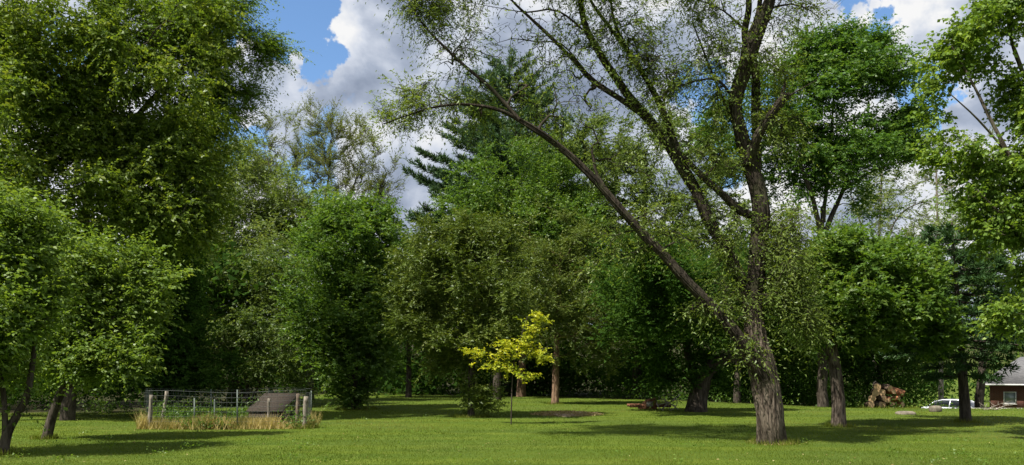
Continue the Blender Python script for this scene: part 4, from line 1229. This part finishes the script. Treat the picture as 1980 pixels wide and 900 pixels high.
rr = np.random.default_rng(91)
n = 9000
xs = rr.uniform(FX0 - 0.25, FX1 + 0.25, n); ys = FY0 + rr.normal(0.05, 0.16, n)
side = rr.uniform(0, 1, n) < 0.16
fr = rr.uniform(0, 1, n)
xs = np.where(side, np.where(rr.uniform(0, 1, n) < 0.5, FX0 + (BX0 - FX0) * fr, FX1 + (BX1 - FX1) * fr) + rr.normal(0, 0.14, n), xs); ys = np.where(side, FY0 + (FY1 - FY0) * fr, ys)
hgt = (0.10 + 0.42 * fbm(np.stack([xs * 2.6, ys * 2.6, xs * 0], -1), 9, 2) ** 1.5) * rr.uniform(0.6, 1.4, n)
blades(n, np.stack([xs, ys], 1), hgt, rr.uniform(0.012, 0.026, n), M['straw'], 'dry_grass', 'straw coloured dead grass fringing the foot of the wire fence', 'grass', 92, np.clip(0.75 * fbm(np.stack([xs * 2.2, ys, xs * 0], -1), 19, 2) * 1.3 - 0.1 + rr.normal(0, 0.18, n), 0, 1), lean=0.9)
lobes = []
for i in range(60):
    fr = rr.uniform(0.08, 0.92); x, y = rr.uniform(FX0 + (BX0 - FX0) * fr + 0.2, FX1 + (BX1 - FX1) * fr - 0.3), FY0 + (FY1 - FY0) * fr
    hh = rr.uniform(0.18, 0.5)
    lobes.append((x, y, hh * 0.8, 0.32, 0.3, hh, int(rr.uniform(90, 240))))
for i in range(34):
    x = rr.uniform(FX0, FX1)
    lobes.append((x, FY0 - 0.12, 0.16, 0.18, 0.1, 0.24, 70))
foliage_mass('garden_weeds', 'rank green weeds filling the fenced bed', 'weeds', lobes, 0.085, M['bush_leaf'], 93, wide=0.45)

# ------------------------------------------------------------------ mulch patch
mc = gpt(1095, 803)
rr = np.random.default_rng(95)
a = np.linspace(0, 2 * math.pi, 40, endpoint=False)
vs, fs = [np.array([[0, 0, 0.09]])], []
rings = 7
for k in range(1, rings + 1):
    q = k / rings
    wob = 1 + 0.14 * np.sin(a * 3 + 1) + 0.08 * np.sin(a * 7)
    r_ = np.stack([np.cos(a) * 1.30 * q * wob, np.sin(a) * 1.5 * q * wob, 0.09 * (1 - q ** 2) + rr.normal(0, 0.012, 40) - 0.03 * (k == rings)], 1)
    vs.append(r_)
vs = np.concatenate(vs)
f3 = np.array([(0, 1 + j, 1 + (j + 1) % 40) for j in range(40)])
f4 = np.array([(1 + (k - 1) * 40 + j, 1 + k * 40 + j, 1 + k * 40 + (j + 1) % 40, 1 + (k - 1) * 40 + (j + 1) % 40) for k in range(1, rings) for j in range(40)])
nch = 5000
u = unit(rr.normal(0, 1, (nch, 2))) * np.sqrt(rr.uniform(0, 1.1, nch))[:, None]
cx = np.stack([u[:, 0] * 1.30, u[:, 1] * 1.5, 0.09 * (1 - np.minimum(1, (u ** 2).sum(1))) + 0.012], 1)
lv, lf = leaf_quads(cx, rr.normal(0, 1, (nch, 3)) * np.array([1, 1, 0.25]), rr.normal(0, 0.5, (nch, 3)) + np.array([0, 0, 1]), rr.uniform(0.04, 0.11, nch), rr.uniform(0.02, 0.04, nch))
mulch = obj('mulch_patch', mesh_np('mulch_patch', np.concatenate([vs, lv]), [f3, f4, lf + len(vs)], [M['mulch'], M['dry_leaf']], False, {'tint': ('FACE', np.concatenate([np.zeros(len(f3) + len(f4)), np.clip(rr.normal(0.55, 0.25, nch), 0, 1)]))},
            np.concatenate([np.zeros(len(f3) + len(f4)), np.ones(nch)])), None, mc)
tag(mulch, 'low brown patch of wood chip mulch on the lawn', 'mulch', kind='stuff')

# ------------------------------------------------------------------ rusty implement in the shade
cart = empty('farm_implement', gpt(1262, 795), 'rusty old farm implement with spoked wheel lying in the shade', 'implement')
def cpt(px, py, dy=0.0):
    b = np.array(cart.location); q = P(px, py, b[1] + dy); return q - b
MB().box((-0.95, -0.1, 0.12), (0.75, -0.02, 0.24)).build('rail', M['rust'], cart)
MB().box((-0.95, 0.7, 0.12), (0.75, 0.78, 0.24)).build('rail', M['rust'], cart)
for x in (-0.9, -0.3, 0.3):
    MB().box((x, -0.02, 0.14), (x + 0.09, 0.7, 0.20)).build('crossbar', M['rust'], cart)
mb = MB()
mb.add([(-0.55, -0.14, 0.05), (0.15, -0.14, 0.05), (0.15, -0.14, 0.50), (-0.20, -0.14, 0.42), (-0.55, 0.55, 0.05), (0.15, 0.55, 0.05), (0.15, 0.55, 0.50), (-0.20, 0.55, 0.42)], [(0, 1, 2, 3), (7, 6, 5, 4), (0, 4, 5, 1), (1, 5, 6, 2), (2, 6, 7, 3), (3, 7, 4, 0)])
mb.build('hopper', M['rust'], cart)
mb = MB(); mb.box((-0.28, -0.16, 0.16), (-0.02, -0.145, 0.36)); mb.build('plate', M['old_iron'], cart)
wc = np.array([0.55, -0.2, 0.24])
wheel_me = MB()
ang = np.linspace(0, 2 * math.pi, 25)
wheel_me.tube(np.stack([wc[0] + 0.42 * np.cos(ang), np.full(25, wc[1]), wc[2] + 0.42 * np.sin(ang) * 0.8 + 0.08], 1), 0.018, 5, False)
whl = wheel_me.build('wheel', M['old_iron'], cart)
for k in range(4):
    an = k * math.pi / 4 + 0.35
    d = np.array([math.cos(an), 0, math.sin(an) * 0.8]) * 0.42
    MB().tube([wc + np.array([0, 0, 0.08]) - d, wc + np.array([0, 0, 0.08]) + d], 0.016, 5).build('spoke', M['old_iron'], whl)
MB().tube([(0.30, -0.25, 0.03), (0.75, -0.1, 0.38), (1.15, 0.05, 0.62)], 0.024, 6).build('handle', M['old_iron'], cart)
MB().tube([(1.0, -0.25, 0.05), (0.6, -0.15, 0.34), (0.15, 0.0, 0.60)], 0.022, 6).build('handle', M['old_iron'], cart)

# ------------------------------------------------------------------ woodpile
rr = np.random.default_rng(97)
LB = gb(1706, 37.5)
def log_obj(x, y, z, r, L, yaw, pitch, split, seed, label):
    q = np.random.default_rng(seed)
    k = 12
    a = np.arange(k) / k * 2 * math.pi
    rad = r * (1 + q.normal(0, 0.05, k))
    if split:
        rad = np.where(np.sin(a + q.uniform(0, 6)) > 0.25, rad * 0.35, rad)
    ring = np.stack([np.cos(a) * rad, np.zeros(k), np.sin(a) * rad], 1)
    v = np.concatenate([ring + [0, -L / 2, 0], ring * 1.03 + [0, -L * 0.1, 0.01], ring + [0, L / 2, 0]])
    f = [(i * k + j, i * k + (j + 1) % k, (i + 1) * k + (j + 1) % k, (i + 1) * k + j) for i in (0, 1) for j in range(k)]
    mb = MB(); mb.add(v, f); mb.f.setdefault(k, []).append([2 * k + j for j in range(k)])
    o = mb.build('log', M['split_wood'] if split else M['log_bark'], None, (LB[0] + x, LB[1] + y, LB[2] + z))
    o.rotation_euler = (pitch, 0, yaw)
    tag(o, label, 'log', 'cut logs in the woodpile')
    MB().add(ring * 0.97 + [0, -L / 2 - 0.004, 0], [tuple(range(k))]).build('cut_face', M['cut_wood'], o)
    return o
rows = [(0.18, [-0.62, -0.30, 0.02, 0.36, 0.68]), (0.46, [-0.5, -0.16, 0.16, 0.50]), (0.74, [-0.38, -0.05, 0.30])]
for ri, (z, xs_) in enumerate(rows):
    for i, x in enumerate(xs_):
        split = x > 0.1
        ends = ['nearest the house', 'second from the house', 'third from the house', 'fourth from the house', 'farthest from the house']
        where = ends[-1] if i == 0 else ends[len(xs_) - 1 - i]
        tier = ('bottom', 'middle', 'upper')[ri]
        log_obj(x, rr.normal(0, 0.06), z, rr.uniform(0.14, 0.175), rr.uniform(0.5, 0.8), rr.normal(0.15, 0.3), rr.normal(0, 0.06), split, 100 + ri * 10 + i, ('reddish split log' if split else 'round bark-covered log') + f' in the woodpile, {tier} row, {where}')
log_obj(-0.28, -0.05, 1.02, 0.17, 0.5, -0.35, 0.12, False, 140, 'pale-ended round log at the very top of the woodpile')
log_obj(0.16, -0.12, 0.98, 0.15, 0.42, 0.3, 0.2, False, 141, 'second pale-ended round log on top of the woodpile')
log_obj(0.60, -0.1, 0.80, 0.15, 0.7, 1.15, 0.35, True, 142, 'long reddish split log slanting down the end of the woodpile')

# ------------------------------------------------------------------ stones, brush, drive
def rock(loc, sx, sy, sz, seed, label):
    q = np.random.default_rng(seed)
    th = np.linspace(0, math.pi, 8); ph = np.arange(12) / 12 * 2 * math.pi
    T, PH = np.meshgrid(th, ph, indexing='ij')
    d = np.stack([np.sin(T) * np.cos(PH), np.sin(T) * np.sin(PH), np.cos(T)], -1)
    d = np.sign(d) * np.abs(d) ** 0.6
    d = d * (0.85 + 0.35 * fbm(d * 1.7 + seed, seed, 2)[..., None])
    v = (d * np.array([sx, sy, sz])).reshape(-1, 3)
    f = [(i * 12 + j, (i + 1) * 12 + j, (i + 1) * 12 + (j + 1) % 12, i * 12 + (j + 1) % 12) for i in range(7) for j in range(12)]
    o = MB().add(v, f).build('stone', M['stone'], None, loc)
    return tag(o, label, 'stone')
g = gpt(1751, 803); rock(g + [0, 0, 0.03], 0.34, 0.25, 0.09, 3, 'flat grey stone lying in the grass near the woodpile')
g = gpt(1809, 798); rock(g + [0, 0, 0.09], 0.21, 0.2, 0.15, 4, 'squared tan stone block near the parked car')

rr = np.random.default_rng(99)
BY = 33.5
def stick(p, label, r, seed, group=None):
    q = np.random.default_rng(seed)
    pts = smooth_path(np.array([[*x, r * (1 - 0.75 * i / (len(p) - 1))] for i, x in enumerate(p)]), 0.12)
    o = empty('fallen_branch', pts[0, :3], label, 'branch', group)
    mb = MB(); mb.tube(pts[:, :3] - pts[0, :3], pts[:, 3], 6); mb.build('stem', M['dead_wood'], o, smooth=True)
    for k in range(4):
        i = q.integers(len(pts) // 3, len(pts) - 1)
        d = unit(pts[-1, :3] - pts[0, :3] + q.normal(0, 0.8, 3)); d[2] = abs(d[2]) * 0.6
        L = q.uniform(0.2, 0.5)
        mb = MB(); mb.tube([pts[i, :3] - pts[0, :3], pts[i, :3] - pts[0, :3] + d * L * 0.6, pts[i, :3] - pts[0, :3] + d * L + [0, 0, 0.05]], [0.010, 0.007, 0.003], 4); mb.build('twig', M['dead_wood'], o)
    return o
stick([P(1912, 797, BY), P(1928, 791, BY), P(1944, 785, BY), P(1958, 784, BY)], 'pale forked dead branch lying before the brick house', 0.030, 1)
stick([P(1950, 799, BY), P(1935, 793, BY), P(1915, 791, BY), P(1898, 786, BY)], 'dead branch lying crosswise in the brush by the drive', 0.026, 2)
stick([P(1900, 799, BY), P(1905, 788, BY), P(1909, 780, BY)], 'upright dead twiggy branch in the brush by the drive', 0.022, 3)
stick([P(1895, 797, BY + 0.5), P(1915, 789, BY + 0.6), P(1940, 779, BY + 0.7)], 'slanting dead branch behind the others near the drive', 0.022, 4)

xs = np.linspace(20.5, 70, 60)
y0, y1 = 36.2 + 0.02 * (xs - 20), 39.5 + 0.02 * (xs - 20)
V = np.concatenate([np.stack([xs, y0, ground_h(xs, y0) + 0.03], 1), np.stack([xs, (y0 + y1) / 2, ground_h(xs, (y0 + y1) / 2) + 0.035], 1), np.stack([xs, y1, ground_h(xs, y1) + 0.03], 1), np.stack([xs, y0, ground_h(xs, y0) - 0.1], 1)])
fq = np.array([(k * 60 + i, k * 60 + i + 1, (k + 1) * 60 + i + 1, (k + 1) * 60 + i) for k in (0, 1) for i in range(59)] + [(180 + i, 181 + i, i + 1, i) for i in range(59)])
tag(obj('driveway', mesh_np('driveway', V, fq, M['concrete'])), 'pale concrete driveway running towards the brick house', 'driveway', kind='structure')

# ------------------------------------------------------------------ parked car
CY = 52.0
cb_ = gb(1858, CY)
car = empty('parked_car', cb_, 'silver-white car parked behind the slender pine trunk', 'car')
car.rotation_euler = (0, 0, math.radians(-52))
def loft(stations, sect):
    """stations: (x, scale pairs) -> closed sections joined."""
    rings = [np.array([(x, yy, zz) for yy, zz in sect(i)]) for i, x in enumerate(stations)]
    k = len(rings[0]); v = np.concatenate(rings); f = []
    for i in range(len(rings) - 1):
        for j in range(k):
            f.append((i * k + j, i * k + (j + 1) % k, (i + 1) * k + (j + 1) % k, (i + 1) * k + j))
    mb = MB(); mb.add(v, f)
    mb.f.setdefault(k, []).append(list(range(k))[::-1]); mb.f[k].append([(len(rings) - 1) * k + j for j in range(k)])
    return mb
bx = [-2.25, -2.15, -1.7, -1.0, 0.0, 0.8, 1.3, 1.9, 2.15, 2.25]
bz = [0.72, 0.92, 0.98, 0.96, 0.94, 0.93, 0.90, 0.82, 0.72, 0.60]
bw = [0.70, 0.82, 0.88, 0.90, 0.90, 0.90, 0.89, 0.86, 0.78, 0.66]
body = loft(bx, lambda i: [(-bw[i], 0.32), (bw[i], 0.32), (bw[i] * 1.03, 0.6), (bw[i] * 0.98, bz[i] - 0.06), (bw[i] * 0.86, bz[i]), (-bw[i] * 0.86, bz[i]), (-bw[i] * 0.98, bz[i] - 0.06), (-bw[i] * 1.03, 0.6)]).build('body', M['car_paint'], car, smooth=False)
cx_ = [-1.75, -1.35, -0.9, 0.0, 0.35, 1.05]; cz_ = [0.97, 1.30, 1.42, 1.43, 1.38, 0.93]; cw_ = [0.74, 0.68, 0.66, 0.66, 0.67, 0.74]
loft(cx_, lambda i: [(-0.80, 0.90), (0.80, 0.90), (cw_[i], cz_[i] - 0.02), (cw_[i] * 0.8, cz_[i]), (-cw_[i] * 0.8, cz_[i]), (-cw_[i], cz_[i] - 0.02)]).build('glasshouse', M['car_glass'], car)
rx_ = [-1.3, -0.9, 0.0, 0.38]; rz_ = [1.33, 1.43, 1.44, 1.385]
loft(rx_, lambda i: [(-0.67, rz_[i] - 0.05), (0.67, rz_[i] - 0.05), (0.55, rz_[i] + 0.02), (-0.55, rz_[i] + 0.02)]).build('roof_panel', M['car_paint'], car)
for s in (-1, 1):
    for (xa, za, xb, zb) in ((0.36, 1.37, 1.08, 0.92), (-1.3, 1.32, -1.78, 0.95), (-0.35, 1.40, -0.40, 0.93)):
        MB().tube([(xa, s * 0.675, za), (xb, s * 0.80, zb)], 0.035, 5).build('pillar', M['car_paint'], car)
    for x in (-1.4, 1.4):
        an = np.arange(20) / 20 * 2 * math.pi
        ring = lambda r_, y: np.stack([x + r_ * np.cos(an), np.full(20, y), 0.33 + r_ * np.sin(an)], 1)
        mb = MB(); vv = np.concatenate([ring(0.33, s * 0.70), ring(0.33, s * 0.90), ring(0.22, s * 0.915)])
        ff = [(i * 20 + j, i * 20 + (j + 1) % 20, (i + 1) * 20 + (j + 1) % 20, (i + 1) * 20 + j) for i in (0, 1) for j in range(20)]
        mb.add(vv, ff); mb.f.setdefault(20, []).append(list(range(20))); wo_ = mb.build('wheel', M['tyre'], car)
        mb = MB(); mb.add(ring(0.215, s * 0.918), [tuple(range(20))]); mb.build('rim', M['alloy'], wo_)
    MB().box((2.12, s * 0.50 - 0.14, 0.60), (2.235, s * 0.50 + 0.14, 0.72)).build('headlight', M['lamp_glass'], car)
    MB().box((0.62, s * 0.92 - 0.09, 0.93), (0.78, s * 0.92 + 0.09, 1.06)).build('mirror', M['car_paint'], car)
MB().box((2.16, -0.32, 0.45), (2.256, 0.32, 0.58)).build('grille', M['tyre'], car)

# ------------------------------------------------------------------ brick house
HY = 66.0
hx0 = P(1916, 720, HY)[0]; hx1 = hx0 + 14
hg = float(ground_h(hx0 + 3, HY)) - 0.1
house = empty('brick_house', (hx0, HY, hg), 'red brick house with grey hipped roof beyond the drive', 'house')
house.rotation_euler = (0, 0, math.radians(-30))
ez = 0.62 - hg
MB().box((0, 0, 0), (14, 8, ez)).build('wall', M['brickwork'], house)
ov = 0.75
mb = MB()
rz = 2.3 - hg
mb.add([(-ov, -ov, ez + 0.02), (14 + ov, -ov, ez + 0.02), (14 + ov, 8 + ov, ez + 0.02), (-ov, 8 + ov, ez + 0.02), (2.2, 4, rz + 0.6), (12, 4, rz + 0.6)], [(0, 1, 5, 4), (1, 2, 5), (2, 3, 4, 5), (3, 0, 4), (0, 3, 2, 1)])
roof = mb.build('roof', M['shingles'], house)
MB().box((-ov - 0.02, -ov - 0.03, ez - 0.10), (14 + ov + 0.02, -ov - 0.003, ez + 0.03)).build('fascia', M['white_trim'], roof)
MB().box((-ov - 0.03, -ov - 0.003, ez - 0.10), (-ov - 0.003, 8 + ov, ez + 0.03)).build('fascia', M['white_trim'], roof)
wx0, wx1 = 0.95, 1.70
wz0, wz1 = P(0, 779, HY)[2] - hg, P(0, 759, HY)[2] - hg
for dx in (0, 3.6, 7.2):
    win = MB().box((wx0 + dx, -0.03, wz0), (wx1 + dx, -0.004, wz1)).build('window', M['pane'], house)
    for (a_, b_) in (((wx0 - 0.07, wz0 - 0.07), (wx0, wz1 + 0.07)), ((wx1, wz0 - 0.07), (wx1 + 0.07, wz1 + 0.07)), ((wx0, wz0 - 0.07), (wx1, wz0)), ((wx0, wz1), (wx1, wz1 + 0.07))):
        MB().box((a_[0] + dx, -0.06, a_[1]), (b_[0] + dx, -0.003, b_[1])).build('frame', M['white_trim'], win)
    MB().box((wx0 - 0.12 + dx, -0.10, wz0 - 0.14), (wx1 + 0.12 + dx, -0.003, wz0 - 0.073)).build('sill', M['concrete'], win)

# ------------------------------------------------------------------ wires glimpsed through the wood
for (py, lab, pxa, pxb) in ((650, 'upper pale wire strung between the trees behind the lawn', 700, 940), (667, 'lower pale wire strung between the trees behind the lawn', 690, 930)):
    A, B = P(pxa, py, 56.5), P(pxb, py + 1, 56.5)
    pts = [A + (B - A) * s - np.array([0, 0, 0.10 * 4 * s * (1 - s)]) for s in np.linspace(0, 1, 9)]
    o = MB().tube(np.array(pts) - A, 0.016, 5).build('overhead_wire', M['old_iron'], None, A)
    tag(o, lab, 'wire')

# ------------------------------------------------------------------ the mown grass itself
rr = np.random.default_rng(111)
n = 270000
py = 720 + (910 - 720) * (1 - rr.uniform(0, 0.80, n))
py = np.maximum(py, 752)
Y = EYE * F / (py - 720) * rr.uniform(0.97, 1.03, n)
X = rr.uniform(-1060, 1060, n) / F * Y
keep = (wood_mask(X, Y) < 0.6) & (Y < 62)
bed = (X > FX0) & (X < FX1) & (Y > FY0) & (Y < FY1)
keep &= ~bed
X, Y = X[keep], Y[keep]; n = len(X)
nz = fbm(np.stack([X * 0.8, Y * 0.8, X * 0], -1), 123, 3)
h = (0.022 + 0.026 * nz) * rr.uniform(0.6, 1.4, n) * (1 + np.clip((Y - 20) / 60, 0, 0.6))
wdt = rr.uniform(0.007, 0.014, n) * np.clip(Y / 15, 1, 2.6)
pt = fbm(np.stack([X * 0.35, Y * 0.35, X * 0], -1), 321, 3)
ti = np.clip(0.40 + 1.5 * (pt - 0.5) + 0.16 * rr.normal(0, 1, n) + 0.13 * np.sin(Y * 2.6 + 0.8 * np.sin(X * 0.2)) * fbm(np.stack([X * 0.1, Y * 0.1, X * 0], -1), 8, 2), 0, 0.86)
ti = np.where(rr.uniform(0, 1, n) < 0.005, 1.0, ti)
blades(n, np.stack([X, Y], 1), h, wdt, M['grass'], 'grass', 'short mown grass blades covering the lawn', 'grass', 112, ti, lean=0.7)
# tufts left standing round trunks and posts
pts_, hs_ = [], []
for (bx_, by_, r_, k) in [(wb[0], wb[1], 0.36, 900), (b15[0], b15[1], 0.25, 500), (b10[0], b10[1], 0.24, 400), (b9[0], b9[1], 0.5, 900), (b7[0], b7[1], 0.7, 1500), (b2[0], b2[1], 0.16, 300), (b1[0], b1[1], 0.14, 300), (pr[0], pr[1], 0.22, 400), (FX1, FY0, 0.2, 500), (LB[0], LB[1] - 0.5, 1.1, 800)]:
    a = rr.uniform(0, 2 * math.pi, k); q = r_ + np.abs(rr.normal(0, 0.10, k))
    pts_.append(np.stack([bx_ + np.cos(a) * q, by_ + np.sin(a) * q], 1)); hs_.append(rr.uniform(0.05, 0.17, k))
pts_ = np.concatenate(pts_); hs_ = np.concatenate(hs_)
blades(len(pts_), pts_, hs_, rr.uniform(0.012, 0.02, len(pts_)), M['grass'], 'tall_grass', 'longer uncut grass standing round trunk bases and posts', 'grass', 113, np.clip(rr.normal(0.6, 0.25, len(pts_)), 0, 1))
a = rr.uniform(0, 2 * math.pi, 700); q = 0.34 + np.abs(rr.normal(0, 0.09, 700))
blades(700, np.stack([wb[0] + np.cos(a) * q, wb[1] + np.sin(a) * q], 1), rr.uniform(0.03, 0.09, 700), rr.uniform(0.012, 0.024, 700), M['straw'], 'straw_clippings', 'tan clippings ringing the foot of the leaning tree', 'clippings', 114, lean=1.6)
k = 700
py = rr.uniform(785, 905, k); Y = EYE * F / (py - 720); X = rr.uniform(-1000, 1000, k) / F * Y
ok = (fbm(np.stack([X * 0.3, Y * 0.3, X * 0], -1), 55, 2) > 0.47) & (wood_mask(X, Y) < 0.3)
X, Y = X[ok], Y[ok]; k = len(X)
c = np.stack([X, Y, ground_h(X, Y) + 0.03], 1)
lv, lf = leaf_quads(c, rr.normal(0, 1, (k, 3)) * np.array([1, 1, 0.2]), rr.normal(0, 0.3, (k, 3)) + np.array([0, 0, 1]), rr.uniform(0.025, 0.06, k), rr.uniform(0.015, 0.035, k))
tag(obj('fallen_leaves', mesh_np('fallen_leaves', lv, lf, M['dry_leaf'], False, {'tint': ('FACE', rr.uniform(0, 1, k))})), 'small dry tan leaves scattered over the mown lawn', 'leaves', kind='stuff')

lobes = []
for i in range(160):
    py = rr.uniform(790, 905); Y = EYE * F / (py - 720); X = rr.uniform(-1000, 1000) / F * Y
    if FX0 - 2 < X < FX1 and FY0 - 0.3 < Y < FY1: continue
    lobes.append((X, Y, float(ground_h(X, Y)) + 0.055, rr.uniform(0.04, 0.16), rr.uniform(0.04, 0.16), 0.03, int(rr.uniform(28, 60))))
foliage_mass('lawn_weeds', 'low clover and plantain rosettes growing in the mown lawn', 'weeds', lobes, 0.045, M['locust_leaf'], 131, wide=0.7)
